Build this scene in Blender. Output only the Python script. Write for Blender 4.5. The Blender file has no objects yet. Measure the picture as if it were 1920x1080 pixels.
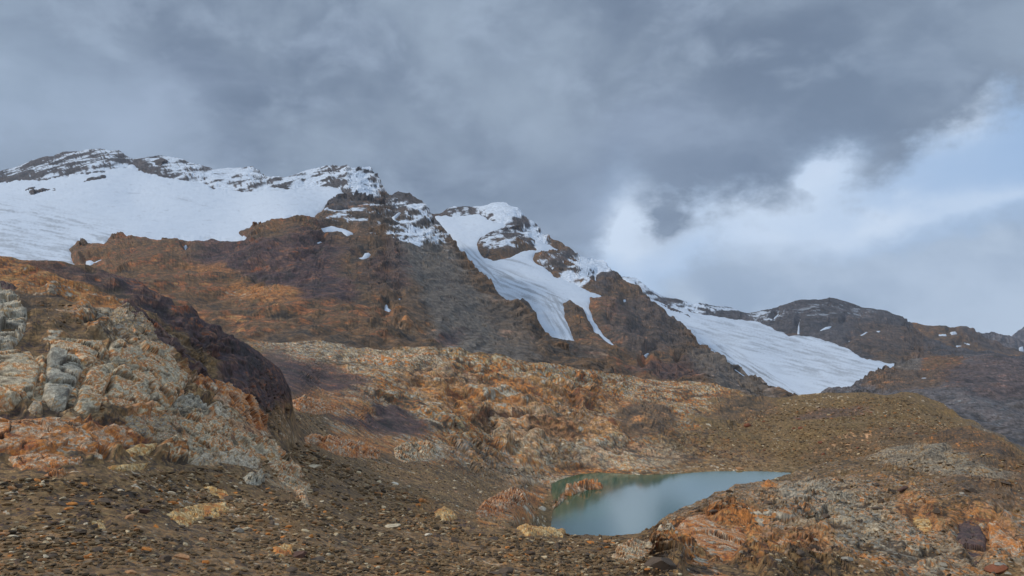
import bpy, math, random
import numpy as np

# ------------------------------------------------------------------ camera
F = 1507.0                       # focal length in pixels of a 1920 wide picture
HOR = 690.0                      # picture row of the horizon
TH = math.atan((HOR - 540.0) / F)
CT, ST = math.cos(TH), math.sin(TH)
scene = bpy.context.scene
C = scene.collection
cd = bpy.data.cameras.new('camera'); cam = bpy.data.objects.new('camera', cd); C.objects.link(cam)
cd.sensor_width = 36.0; cd.lens = 36.0 * F / 1920.0
cd.clip_start = 0.5; cd.clip_end = 60000
cam.rotation_euler = (math.pi / 2 + TH, 0, 0)
scene.camera = cam
scene.view_settings.view_transform = 'Standard'; scene.view_settings.look = 'None'
scene.view_settings.gamma = 1.0; scene.view_settings.exposure = 0.2
scene.view_settings.use_curve_mapping = False
scene.cycles.volume_bounces = 1
scene.cycles.max_bounces = 6

# ------------------------------------------------------------------ sun
SUN_EL, SUN_AZ = math.radians(34), math.radians(-104)   # azimuth from +Y (view direction), clockwise positive
sd = bpy.data.lights.new('sun', 'SUN'); sd.energy = 1.5; sd.angle = math.radians(10); sd.color = (1.0, 0.95, 0.88)
sun = bpy.data.objects.new('sun', sd); C.objects.link(sun)
sun.rotation_euler = (math.pi / 2 - SUN_EL, 0, -SUN_AZ + math.pi)
sun.location = (0, 0, 300)

# ------------------------------------------------------------------ world: grey cloud cover over a Nishita sky
class NT:
    def __init__(s, tree): s.t = tree; s.n = tree.nodes; s.l = tree.links
    def node(s, kind, **kw):
        o = s.n.new(kind)
        for k, v in kw.items(): setattr(o, k, v)
        return o
    def put(s, sock, v):
        if isinstance(v, (int, float)): sock.default_value = v
        elif isinstance(v, (tuple, list)):
            if sock.type == 'RGBA' and len(v) == 3: v = tuple(v) + (1,)
            sock.default_value = v
        else: s.l.new(v, sock)
    def math(s, op, a, b=0.0, c=0.0, clamp=False):
        o = s.node('ShaderNodeMath', operation=op, use_clamp=clamp)
        s.put(o.inputs[0], a); s.put(o.inputs[1], b); s.put(o.inputs[2], c); return o.outputs[0]
    def noise(s, vec, scale, detail=4.0, rough=0.5, dist=0.0, color=False):
        o = s.node('ShaderNodeTexNoise'); s.put(o.inputs['Vector'], vec)
        o.inputs['Scale'].default_value = scale; o.inputs['Detail'].default_value = detail
        o.inputs['Roughness'].default_value = rough; o.inputs['Distortion'].default_value = dist
        return o.outputs['Color' if color else 'Fac']
    def mix(s, f, a, b, blend='MIX'):
        o = s.node('ShaderNodeMix', data_type='RGBA', blend_type=blend)
        s.put(o.inputs[0], f); s.put(o.inputs[6], a); s.put(o.inputs[7], b); return o.outputs[2]
    def smooth(s, x, lo, hi):
        o = s.node('ShaderNodeMapRange', interpolation_type='SMOOTHSTEP')
        s.put(o.inputs[0], x); s.put(o.inputs[1], lo); s.put(o.inputs[2], hi)
        o.inputs[3].default_value = 0; o.inputs[4].default_value = 1; return o.outputs[0]
    def curve(s, x, x0, x1, pts, y0, y1):
        """piecewise curve through pts, via a colour ramp"""
        t = s.math('DIVIDE', s.math('SUBTRACT', x, x0), x1 - x0)
        o = s.node('ShaderNodeValToRGB'); s.put(o.inputs[0], t); r = o.color_ramp; r.interpolation = 'B_SPLINE' if len(pts) > 40 else 'LINEAR'
        for i, (px, py) in enumerate(pts):
            p = (px - x0) / (x1 - x0); v = (py - y0) / (y1 - y0)
            e = r.elements[i] if i < 2 else r.elements.new(p)
            e.position = p; e.color = (v, v, v, 1)
        g = s.node('ShaderNodeSeparateColor'); s.l.new(o.outputs[0], g.inputs[0])
        return s.math('ADD', s.math('MULTIPLY', g.outputs[0], y1 - y0), y0)

def srgb(r, g, b):
    f = lambda c: (c / 255 / 12.92) if c / 255 <= 0.04045 else ((c / 255 + 0.055) / 1.055) ** 2.4
    return (f(r), f(g), f(b))
def dir_az(px, py):
    x = (px - 960) / F; y = -(py - 540) / F
    d = (x, CT - y * ST, ST + y * CT)
    return math.atan2(d[0], d[1]), math.atan2(d[2], math.hypot(d[0], d[1]))

world = bpy.data.worlds.new('World'); scene.world = world; world.use_nodes = True
world.node_tree.nodes.clear(); W = NT(world.node_tree)
tc = W.node('ShaderNodeTexCoord'); sep = W.node('ShaderNodeSeparateXYZ'); W.l.new(tc.outputs['Generated'], sep.inputs[0])
AZ = W.math('ARCTAN2', sep.outputs[0], sep.outputs[1]); EL = W.math('ARCSINE', sep.outputs[2])
cmb = W.node('ShaderNodeCombineXYZ'); W.l.new(AZ, cmb.inputs[0]); W.l.new(W.math('MULTIPLY', EL, 1.5), cmb.inputs[1])
wv = cmb.outputs[0]
warp = W.noise(wv, 5.0, 6, 0.6, color=True)
wsub = W.node('ShaderNodeVectorMath', operation='SUBTRACT'); W.l.new(warp, wsub.inputs[0]); wsub.inputs[1].default_value = (.5, .5, .5)
wsc = W.node('ShaderNodeVectorMath', operation='SCALE'); W.l.new(wsub.outputs[0], wsc.inputs[0]); wsc.inputs[3].default_value = 0.14
wsp = W.node('ShaderNodeSeparateXYZ'); W.l.new(wsc.outputs[0], wsp.inputs[0])
azw = W.math('ADD', AZ, wsp.outputs[0]); elw = W.math('ADD', EL, wsp.outputs[1])
AZ2 = W.math('ADD', AZ, W.math('MULTIPLY', wsp.outputs[0], 0.35)); EL2 = W.math('ADD', EL, W.math('MULTIPLY', wsp.outputs[1], 0.35))
def blob(px, py, rx, ry, rot=0, soft=1.0, a=None, e=None):
    a = azw if a is None else a; e = elw if e is None else e
    a0, e0 = dir_az(px, py)
    c, s_ = math.cos(math.radians(rot)), math.sin(math.radians(rot))
    dx = W.math('SUBTRACT', a, a0); dy = W.math('SUBTRACT', e, e0)
    u = W.math('DIVIDE', W.math('ADD', W.math('MULTIPLY', dx, c), W.math('MULTIPLY', dy, s_)), rx / F)
    v = W.math('DIVIDE', W.math('SUBTRACT', W.math('MULTIPLY', dy, c), W.math('MULTIPLY', dx, s_)), ry / F)
    r2 = W.math('ADD', W.math('MULTIPLY', u, u), W.math('MULTIPLY', v, v))
    return W.math('POWER', 2.71828, W.math('MULTIPLY', r2, -1.0 / soft))
# light behind the cloud: pale blue gap with bright veils
sky = W.node('ShaderNodeTexSky', sky_type='NISHITA', sun_disc=False, sun_elevation=SUN_EL, sun_rotation=SUN_AZ % (2 * math.pi), altitude=3000)
sky_col = W.mix(1.0, sky.outputs[0], (0.1, 0.1, 0.1), 'MULTIPLY')
n1 = W.noise(wv, 3.0, 6, 0.55, 0.3); n2 = W.noise(wv, 11.0, 6, 0.55, 0.3); n3 = W.noise(wv, 1.6, 3, 0.5)
streak = W.node('ShaderNodeMapping'); W.l.new(wv, streak.inputs[0]); streak.inputs['Scale'].default_value = (1.3, 2.6, 1); streak.inputs['Rotation'].default_value = (0, 0, math.radians(-12))
n4 = W.noise(streak.outputs[0], 3.0, 6, 0.6, 0.6)
gap = W.mix(0.8, sky_col, srgb(160, 189, 224))
veil = W.math('ADD', blob(1400, 400, 260, 90, 8), W.math('MULTIPLY', blob(1180, 420, 60, 110), 0.9))
veil = W.math('ADD', veil, W.math('MULTIPLY', blob(1720, 415, 260, 30, 8), .7))
veil = W.math('ADD', veil, W.math('MULTIPLY', blob(1565, 292, 60, 50), .6))
veil = W.math('ADD', veil, W.math('MULTIPLY', blob(1800, 215, 60, 36, 30), 1.0))
veil = W.math('MULTIPLY', veil, W.math('ADD', 0.55, W.math('MULTIPLY', n2, 0.8)), clamp=True)
gap = W.mix(veil, gap, srgb(204, 220, 240))
# lower grey bank on the right
bank_edge = W.curve(azw, dir_az(900, 0)[0] - .1, dir_az(1920, 600)[0] + .3, [(dir_az(p, q)[0], dir_az(p, q)[1]) for p, q in ((1000, 560), (1200, 530), (1350, 460), (1500, 440), (1720, 432), (1860, 405), (2100, 360))], -.1, .5)
bank = W.smooth(W.math('SUBTRACT', W.math('ADD', bank_edge, W.math('MULTIPLY', W.math('SUBTRACT', n4, .5), .03)), elw), -0.004, 0.035)
bank_col = W.mix(W.smooth(n1, .38, .62), srgb(150, 168, 190), srgb(184, 200, 219))
bank_col = W.mix(W.math('MULTIPLY', W.smooth(n2, .5, .7), .5), bank_col, srgb(190, 205, 222))
gap = W.mix(W.math('MULTIPLY', bank, .9), gap, bank_col)
# the main dark cloud
edge_pts = [(700, 640), (1010, 580), (1100, 500), (1165, 410), (1260, 425), (1400, 385), (1500, 350), (1600, 335), (1700, 320), (1770, 270), (1830, 215), (1960, 175), (2200, 120)]
edge = W.curve(AZ2, dir_az(500, 600)[0] - .1, dir_az(2300, 300)[0], [dir_az(p, q) for p, q in edge_pts], -.1, .6)
dd = W.math('SUBTRACT', EL2, edge)
dd = W.math('ADD', dd, W.math('MULTIPLY', W.math('SUBTRACT', n2, .5), 0.14))
dd = W.math('ADD', dd, W.math('MULTIPLY', W.math('SUBTRACT', W.noise(wv, 30, 5, .65), .5), 0.07))
cloud = W.smooth(dd, -0.035, 0.035)
ccol = W.mix(W.smooth(n1, .32, .68), srgb(107, 123, 145), srgb(152, 168, 187))
ccol = W.mix(W.math('MULTIPLY', W.smooth(n2, .46, .72), .5), ccol, srgb(161, 177, 198))
ccol = W.mix(W.math('MULTIPLY', W.smooth(n4, .5, .72), .35), ccol, srgb(158, 174, 198))
ccol = W.mix(W.math('MULTIPLY', blob(260, 215, 110, 90, -40), .7), ccol, srgb(164, 181, 204))
ccol = W.mix(W.math('MULTIPLY', blob(40, 160, 140, 120), .45), ccol, srgb(156, 175, 198))
ccol = W.mix(W.math('MULTIPLY', blob(1290, 320, 330, 80, 4), .7), ccol, srgb(112, 129, 153))
ccol = W.mix(W.math('MULTIPLY', blob(1600, 180, 260, 110, 10), .5), ccol, srgb(118, 136, 159))
ccol = W.mix(W.math('MULTIPLY', blob(1250, 230, 130, 60, 10), .35), ccol, srgb(150, 166, 190))
ccol = W.mix(W.math('MULTIPLY', blob(1120, 400, 60, 90), .4), ccol, srgb(160, 178, 205))
cloud = W.math('SUBTRACT', cloud, W.math('MULTIPLY', blob(1565, 292, 50, 34), 1.4), clamp=True)
cloud = W.math('SUBTRACT', cloud, W.math('MULTIPLY', blob(1165, 400, 34, 70), 1.0), clamp=True)
cloud = W.math('ADD', cloud, W.math('MULTIPLY', blob(1235, 425, 34, 42), .6), clamp=True)
col = W.mix(cloud, gap, ccol)
col = W.mix(W.math('MULTIPLY', blob(1558, 285, 26, 22), .7), col, srgb(198, 214, 236))
# overcast luminance grows towards the zenith (above the frame)
zen = W.smooth(EL, 0.42, 1.15)
lum = W.math('ADD', .94, W.math('MULTIPLY', zen, .75))
# ... and the unseen sky behind the viewer is brightened to light the scene
back = W.math('MULTIPLY', W.smooth(W.math('MULTIPLY', sep.outputs[1], -1.0), 0.0, 0.9), 0.15)
lum = W.math('ADD', lum, back)
bg = W.node('ShaderNodeBackground'); W.l.new(col, bg.inputs[0]); W.l.new(lum, bg.inputs[1])
wo = W.node('ShaderNodeOutputWorld'); W.l.new(bg.outputs[0], wo.inputs[0])

# ------------------------------------------------------------------ numpy helpers
f32 = np.float32
def hsh(ix, iy, iz, seed):
    h = (ix.astype(np.uint32) * np.uint32(374761393) + iy.astype(np.uint32) * np.uint32(668265263)
         + iz.astype(np.uint32) * np.uint32(2246822519) + np.uint32((seed * 3266489917) & 0xffffffff))
    h ^= h >> np.uint32(15); h *= np.uint32(2246822519); h ^= h >> np.uint32(13); h *= np.uint32(3266489917); h ^= h >> np.uint32(16)
    return h
def rnd(h, k=0):
    if k: h = (h ^ np.uint32(k * 0x9E3779B1 & 0xffffffff)) * np.uint32(2654435761); h = h ^ (h >> np.uint32(16))
    return (h & np.uint32(0xffffff)).astype(f32) / f32(0xffffff)
def vnoise(p, seed=0):
    """gradient noise about 0, range near -1..1"""
    i = np.floor(p).astype(np.int64); f = (p - i).astype(f32)
    u = f * f * f * (f * (f * 6 - 15) + 10)
    out = 0
    for dx in (0, 1):
        for dy in (0, 1):
            for dz in (0, 1):
                h = hsh(i[..., 0] + dx, i[..., 1] + dy, i[..., 2] + dz, seed)
                g = ((h & np.uint32(1023)).astype(f32) / 511.5 - 1) * (f[..., 0] - dx) + (((h >> np.uint32(10)) & np.uint32(1023)).astype(f32) / 511.5 - 1) * (f[..., 1] - dy) + (((h >> np.uint32(20)) & np.uint32(1023)).astype(f32) / 511.5 - 1) * (f[..., 2] - dz)
                w = (u[..., 0] if dx else 1 - u[..., 0]) * (u[..., 1] if dy else 1 - u[..., 1]) * (u[..., 2] if dz else 1 - u[..., 2])
                out = out + g * w
    return out * 1.6
def fbm(p, scale, octs=4, seed=0, rough=0.5, ridged=False):
    a, out, tot = 1.0, 0, 0
    p = p / scale
    for o in range(octs):
        n = vnoise(p + 17.3 * o, seed + o)
        if ridged: n = 1 - 2 * np.abs(n)
        out = out + a * n; tot += a; a *= rough; p = p * 2.03
    return (out / tot).astype(f32)
def cells(p, scale, seed=0):
    """jittered cells: F1, F2-F1, three randoms and the offset from the cell centre"""
    p = p / scale
    b = np.floor(p - 0.5).astype(np.int64)
    F1 = np.full(p.shape[:-1], 9.0, f32); F2 = F1.copy(); hid = np.zeros(p.shape[:-1], np.uint32); off = np.zeros(p.shape, f32)
    for dx in (0, 1):
        for dy in (0, 1):
            for dz in (0, 1):
                c = b + np.array([dx, dy, dz]); h = hsh(c[..., 0], c[..., 1], c[..., 2], seed)
                j = np.stack([rnd(h, 1), rnd(h, 2), rnd(h, 3)], -1)
                d = (p - c - (0.5 + (j - 0.5) * 0.85)).astype(f32)
                r = np.sqrt((d * d).sum(-1))
                m = r < F1
                F2 = np.where(m, F1, np.minimum(F2, r)); F1 = np.where(m, r, F1)
                hid = np.where(m, h, hid); off = np.where(m[..., None], d, off)
    return F1, F2 - F1, rnd(hid, 5), rnd(hid, 6), rnd(hid, 7), off
def warpv(p, scale, amp, octs=3, seed=0):
    return p + np.stack([fbm(p, scale, octs, seed + 1000 + 31 * i, .55) for i in range(3)], -1) * amp
def stretch(p, n, k):
    n = np.array(n, float); n /= np.linalg.norm(n)
    return p + n * ((p @ n) * (k - 1))[..., None]
def sstep(x, lo, hi):
    t = np.clip((x - lo) / (hi - lo), 0, 1); return t * t * (3 - 2 * t)
def unproject(px, py, D):
    x = (px - 960) / F; y = -(py - 540) / F
    return np.stack([D * x, D * (CT - y * ST), D * (ST + y * CT)], -1)
def project(p):
    d = p[..., 1] * CT + p[..., 2] * ST; u = -p[..., 1] * ST + p[..., 2] * CT
    return 960 + F * p[..., 0] / d, 540 - F * u / d
class RBF:
    """thin plate surface through (px, py, distance), in log distance"""
    def __init__(s, pts):
        a = np.array(pts, float); s.c = a[:, :2] / 500.0; v = np.log(a[:, 2]); n = len(a)
        K = s.k(s.c, s.c) + np.eye(n) * 2e-3; Pm = np.hstack([np.ones((n, 1)), s.c])
        A = np.zeros((n + 3, n + 3)); A[:n, :n] = K; A[:n, n:] = Pm; A[n:, :n] = Pm.T
        s.w = np.linalg.solve(A, np.concatenate([v, np.zeros(3)])); s.n = n
    def k(s, a, b):
        r2 = ((a[:, None, :] - b[None]) ** 2).sum(-1); return 0.5 * r2 * np.log(r2 + 1e-12)
    def __call__(s, px, py):
        sh = px.shape; q = np.stack([px.ravel(), py.ravel()], -1) / 500.0
        out = s.w[s.n] + q @ s.w[s.n + 1:]
        for i in range(s.n):
            r2 = ((q - s.c[i]) ** 2).sum(-1); out = out + s.w[i] * 0.5 * r2 * np.log(r2 + 1e-12)
        return np.exp(out).reshape(sh)
def poly_sd(px, py, poly):
    """signed distance in picture units, positive inside"""
    P = np.array(poly, float); d = np.full(px.shape, 1e9); ins = np.zeros(px.shape, bool)
    for i in range(len(P)):
        a, b = P[i], P[(i + 1) % len(P)]; e = b - a
        t = np.clip(((px - a[0]) * e[0] + (py - a[1]) * e[1]) / (e @ e + 1e-9), 0, 1)
        d = np.minimum(d, np.hypot(px - a[0] - t * e[0], py - a[1] - t * e[1]))
        c = ((a[1] > py) != (b[1] > py)) & (px < (b[0] - a[0]) * (py - a[1]) / (b[1] - a[1] + 1e-12) + a[0])
        ins ^= c
    return np.where(ins, d, -d)
def grid_normals(P):
    du = np.gradient(P, axis=1); dv = np.gradient(P, axis=0)
    n = np.cross(du, dv); n /= np.linalg.norm(n, axis=-1, keepdims=True) + 1e-12
    s_ = np.sign((n * -P).sum(-1, keepdims=True)); s_[s_ == 0] = 1
    return n * s_
def mesh_obj(name, V, Q, col=None, mat=None, smooth=False, parent=None, link=True):
    me = bpy.data.meshes.new(name)
    k = Q.shape[1]
    me.vertices.add(len(V)); me.vertices.foreach_set('co', np.ascontiguousarray(V, f32).ravel())
    me.loops.add(Q.size); me.loops.foreach_set('vertex_index', np.ascontiguousarray(Q, np.int32).ravel())
    me.polygons.add(len(Q)); me.polygons.foreach_set('loop_start', np.arange(0, Q.size, k, dtype=np.int32))
    me.polygons.foreach_set('loop_total', np.full(len(Q), k, np.int32))
    me.polygons.foreach_set('use_smooth', np.full(len(Q), bool(smooth)))
    me.update(calc_edges=True)
    if col is not None:
        at = me.color_attributes.new('rock', 'FLOAT_COLOR', 'POINT')
        c4 = np.ones((len(V), 4), f32); c4[:, :3] = col; at.data.foreach_set('color', c4.ravel())
    if mat: me.materials.append(mat)
    o = bpy.data.objects.new(name, me)
    if link: C.objects.link(o)
    if parent: o.parent = parent
    return o
def tag(o, label=None, cat=None, group=None, kind=None):
    for k, v in (('label', label), ('category', cat), ('group', group), ('kind', kind)):
        if v: o[k] = v
    return o

# ------------------------------------------------------------------ materials
def rock_mat(name, size, bump=0.45, rough=0.85, var=0.6):
    """stone: mineral colour from the mesh, broken up by noise at the given grain size (metres)"""
    m = bpy.data.materials.new(name); m.use_nodes = True; m.node_tree.nodes.clear(); N = NT(m.node_tree)
    at = N.node('ShaderNodeAttribute', attribute_name='rock'); geo = N.node('ShaderNodeNewGeometry')
    v = geo.outputs['Position']
    mp_ = N.node('ShaderNodeMapping'); N.l.new(v, mp_.inputs[0]); mp_.inputs['Rotation'].default_value = (.2, -.3, 0); mp_.inputs['Scale'].default_value = (.8, .8, 3.2)
    a = N.noise(v, .8 / size, 4, 0.5, 0.4); b = N.noise(mp_.outputs[0], 1.6 / size, 4, 0.6, .3)
    k = N.math('ADD', 1.0 - var * .5, N.math('MULTIPLY', a, var)); k = N.math('ADD', k, N.math('MULTIPLY', N.math('SUBTRACT', b, .5), var * 1.3))
    g = N.node('ShaderNodeCombineColor'); [N.l.new(k, g.inputs[i]) for i in range(3)]
    c = N.mix(1.0, at.outputs['Color'], g.outputs[0], 'MULTIPLY')
    c = N.mix(N.math('MULTIPLY', N.smooth(N.noise(v, 0.6 / size, 4, .6), .55, .75), .3), c, (.10, .075, .045))
    bs = N.node('ShaderNodeBsdfPrincipled'); N.l.new(c, bs.inputs['Base Color']); bs.inputs['Roughness'].default_value = rough
    bs.inputs['Specular IOR Level'].default_value = 0.25
    bp = N.node('ShaderNodeBump'); bp.inputs['Strength'].default_value = bump; bp.inputs['Distance'].default_value = size * .22
    N.l.new(N.math('ADD', a, N.math('MULTIPLY', b, .5)), bp.inputs['Height']); N.l.new(bp.outputs[0], bs.inputs['Normal'])
    o = N.node('ShaderNodeOutputMaterial'); N.l.new(bs.outputs[0], o.inputs[0])
    return m
def snow_mat(name, size):
    m = bpy.data.materials.new(name); m.use_nodes = True; m.node_tree.nodes.clear(); N = NT(m.node_tree)
    at = N.node('ShaderNodeAttribute', attribute_name='rock'); geo = N.node('ShaderNodeNewGeometry'); v = geo.outputs['Position']
    a = N.noise(v, 1.0 / size, 6, 0.6, 0.2)
    k = N.math('ADD', .93, N.math('MULTIPLY', a, .12)); g = N.node('ShaderNodeCombineColor'); [N.l.new(k, g.inputs[i]) for i in range(3)]
    c = N.mix(1.0, at.outputs['Color'], g.outputs[0], 'MULTIPLY')
    bs = N.node('ShaderNodeBsdfPrincipled'); N.l.new(c, bs.inputs['Base Color']); bs.inputs['Roughness'].default_value = .7
    bp = N.node('ShaderNodeBump'); bp.inputs['Strength'].default_value = .35; bp.inputs['Distance'].default_value = size * .15
    N.l.new(a, bp.inputs['Height']); N.l.new(bp.outputs[0], bs.inputs['Normal'])
    o = N.node('ShaderNodeOutputMaterial'); N.l.new(bs.outputs[0], o.inputs[0])
    return m
M_NEAR = rock_mat('near_rock', 0.35, .4, .85, .5); M_MAIN = rock_mat('valley_rock', 1.6, .6, .85, .6); M_MTN = rock_mat('mountain_rock', 9.0, .8, .85, .9); M_FAR = rock_mat('far_rock', 30.0, .7)
M_STONE = rock_mat('loose_stone', 0.12)
M_SNOW = snow_mat('snow', 40.0); M_SNOWS = snow_mat('old_snow', 6.0)

# ------------------------------------------------------------------ stone colours (albedo)
OR, RU, PA, GR, TA = (.42, .19, .07), (.25, .095, .05), (.47, .45, .41), (.25, .25, .24), (.33, .235, .14)
DK, BR, PU, DP, OL, GS = (.075, .06, .055), (.185, .13, .085), (.155, .095, .10), (.085, .06, .075), (.155, .118, .07), (.145, .135, .118)
YE = (.42, .27, .12); SN = (.67, .72, .78); PK = (.42, .26, .19)
def ramp(t, stops, blend=0.02):
    c = np.array([s[1] for s in stops], f32); pos = [s[0] for s in stops]
    out = np.broadcast_to(c[0], t.shape + (3,)).copy()
    for i in range(1, len(stops)):
        w = sstep(t, pos[i] - blend, pos[i] + blend)[..., None]; out = out * (1 - w) + c[i] * w
    return out
WARM = np.array([1.28, 1.03, .66])
def warm(c):
    c = np.array(c, float); ch = (c.max() - c.min()) / c.max(); t = min(1, ch / .3)
    return tuple(c * (WARM * t + np.array([1.17, 1.04, .86]) * (1 - t)))
TYPES = {
 'bedrock': [(0, DK), (.10, BR), (.22, RU), (.28, OR), (.38, TA), (.47, GR), (.53, PA), (.60, TA), (.66, OR), (.74, (.38, .34, .26)), (.84, BR), (.90, PA)],
 'orange': [(0, RU), (.15, BR), (.25, OR), (.5, (.42, .21, .10)), (.62, TA), (.74, OR), (.86, GR), (.93, PA)],
 'pale': [(0, GR), (.12, TA), (.22, PA), (.5, (.44, .42, .39)), (.66, TA), (.74, PA), (.88, OR)],
 'palerock': [(0, DK), (.14, BR), (.26, GR), (.4, TA), (.5, (.38, .36, .32)), (.6, BR), (.68, PA), (.76, OR), (.9, GR)],
 'slab': [(0, (.16, .145, .12)), (.14, (.32, .305, .27)), (.3, (.45, .43, .38)), (.45, TA), (.53, OR), (.62, (.56, .53, .46)), (.76, OR), (.86, PK)],
 'slabgrey': [(0, (.12, .12, .115)), (.2, (.25, .255, .24)), (.45, (.40, .40, .37)), (.72, TA), (.82, (.40, .39, .36))],
 'slaborange': [(0, RU), (.2, OR), (.4, PK), (.55, PA), (.65, OR), (.85, (.36, .17, .08))],
 'yellow': [(0, OR), (.3, YE), (.48, (.50, .37, .20)), (.62, (.56, .50, .38)), (.8, YE)],
 'scree': [(0, DK), (.13, DP), (.19, BR), (.34, (.15, .11, .075)), (.52, (.21, .155, .10)), (.70, TA), (.745, BR), (.86, (.24, .15, .09)), (.93, PK), (.965, PA)],
 'rubble': [(0, DK), (.12, BR), (.3, (.22, .16, .11)), (.45, GR), (.55, PK), (.63, BR), (.74, OR), (.80, TA), (.88, PA), (.94, BR)],
 'purple': [(0, (.04, .035, .04)), (.22, (.065, .05, .06)), (.42, (.105, .07, .072)), (.56, (.075, .052, .055)), (.7, (.16, .10, .08)), (.88, RU)],
 'browncliff': [(0, (.05, .045, .045)), (.2, (.09, .075, .07)), (.4, (.14, .10, .08)), (.55, (.105, .08, .07)), (.7, (.17, .115, .085)), (.86, (.22, .13, .08)), (.96, OR)],
 'orangecliff': [(0, (.06, .05, .05)), (.16, (.12, .09, .07)), (.36, (.19, .12, .08)), (.50, (.13, .095, .075)), (.66, (.24, .115, .075)), (.84, (.33, .15, .08)), (.94, TA)],
 'greyscree': [(0, DK), (.1, (.12, .11, .10)), (.35, GS), (.6, (.165, .15, .13)), (.85, (.18, .168, .15)), (.96, GR)],
 'darkrock': [(0, (.05, .048, .05)), (.3, (.085, .078, .078)), (.6, (.115, .10, .10)), (.85, (.15, .13, .12))],
 'olive': [(0, (.085, .068, .045)), (.15, OL), (.4, (.165, .122, .08)), (.65, (.14, .112, .07)), (.85, (.19, .14, .09)), (.965, TA), (.985, PA)],
 'bluegrey': [(0, (.07, .065, .065)), (.3, (.13, .115, .11)), (.55, (.18, .15, .14)), (.75, (.13, .125, .125)), (.93, GR)],
 'snow': [(0, SN), (.5, SN)],
}
TYPES = {k: [(p, (warm(c) if k not in ('snow', 'darkrock', 'bluegrey', 'greyscree', 'purple') else (tuple(np.array(c) * {'greyscree': (1.06, .96, .88), 'purple': (1.18, 1.0, .84)}.get(k, (1, 1, 1)))))) for p, c in v] for k, v in TYPES.items()}
def type_col(t, r, lowf, fine):
    st = TYPES[t]
    x = np.clip(.5 + (r - .5) * .8 + lowf * 0.36 + fine * 0.5, 0, 1)
    return ramp(x, st)
def paint(px, py, base, zones, r, lowf, fine, wp, warp=14.0, soft=.3):
    """lay rock kinds over one another: zones = (kind, px, py, rx, ry, tilt, strength)"""
    col = type_col(base, r, lowf, fine)
    for (k, cx, cy, rx, ry, rot, st) in zones:
        c, s_ = math.cos(math.radians(rot)), math.sin(math.radians(rot))
        dx = px + wp[0] * warp - cx; dy = py + wp[1] * warp - cy
        d = np.sqrt(((dx * c + dy * s_) / rx) ** 2 + ((-dx * s_ + dy * c) / ry) ** 2)
        m = d < 1.6
        if not m.any(): continue
        w = np.zeros(px.shape, f32)
        w[m] = sstep(1.15 - d[m] + (r[m] - .5) * .25 + fine[m] * .25 * soft / .3, 0, soft) * st
        m = w > 0
        cc = type_col(k, r[m], lowf[m], fine[m]); col[m] = col[m] * (1 - w[m][:, None]) + cc * w[m][:, None]
    return col

# ------------------------------------------------------------------ terrain layers
LAYERS = {}
def grain(P, col, sc, bed, k, seed, amt=1.0, joints=1.0):
    """fine light and dark minerals, and thin dark joint lines following the bedding"""
    St = stretch(warpv(P, sc * 3, sc * .4, 2, seed), bed, min(k, 2.0))
    f = fbm(St, sc * .42, 3, seed + 2, .65)
    col = col * np.exp(np.clip(f * .95 * amt, -.9, .8))[..., None]
    a = np.abs(fbm(St, sc * 3.2, 3, seed + 4, .5)); b = np.abs(fbm(warpv(P, sc * 2, sc, 2, seed + 6), sc * 1.7, 3, seed + 5, .5))
    w = np.maximum(sstep(.035 - a, 0, .03), .8 * sstep(.03 - b, 0, .025)) * .8 * joints
    return col * (1 - w[..., None]) + np.array((.055, .042, .032), f32) * w[..., None]
def even_rows(V, fields, f=1.35, base=.25):
    """respace the rows of a displaced grid evenly over its relief, so that steep faces get vertices of their own"""
    X, Y = project(V); ny, nx = X.shape; n = int(ny * f)
    seg = np.hypot(np.diff(X, axis=0), np.diff(Y, axis=0)); seg = np.minimum(seg, 40) + base * np.median(seg)
    med = np.median(seg); seg = np.minimum(seg, 6 * med)
    for _ in range(3):                      # neighbouring columns stay in step
        cs = np.cumsum(np.pad(seg, ((0, 0), (13, 12)), 'edge'), axis=1); cs = np.pad(cs, ((0, 0), (1, 0))); seg = (cs[:, 25:] - cs[:, :-25])[:, :nx] / 25
    cum = np.vstack([np.zeros((1, nx)), np.cumsum(seg, 0)])
    idx = np.empty((n, nx)); r_ = np.arange(ny)
    for j in range(nx): idx[:, j] = np.interp(np.linspace(0, cum[-1, j], n), cum[:, j], r_)
    i0 = np.minimum(idx.astype(int), ny - 2); w = idx - i0; c = np.arange(nx)[None]
    lin = lambda A: A[i0, c] * (1 - (w[..., None] if A.ndim == 3 else w)) + A[i0 + 1, c] * (w[..., None] if A.ndim == 3 else w)
    return lin(V), [lin(A) for A in fields]
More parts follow.
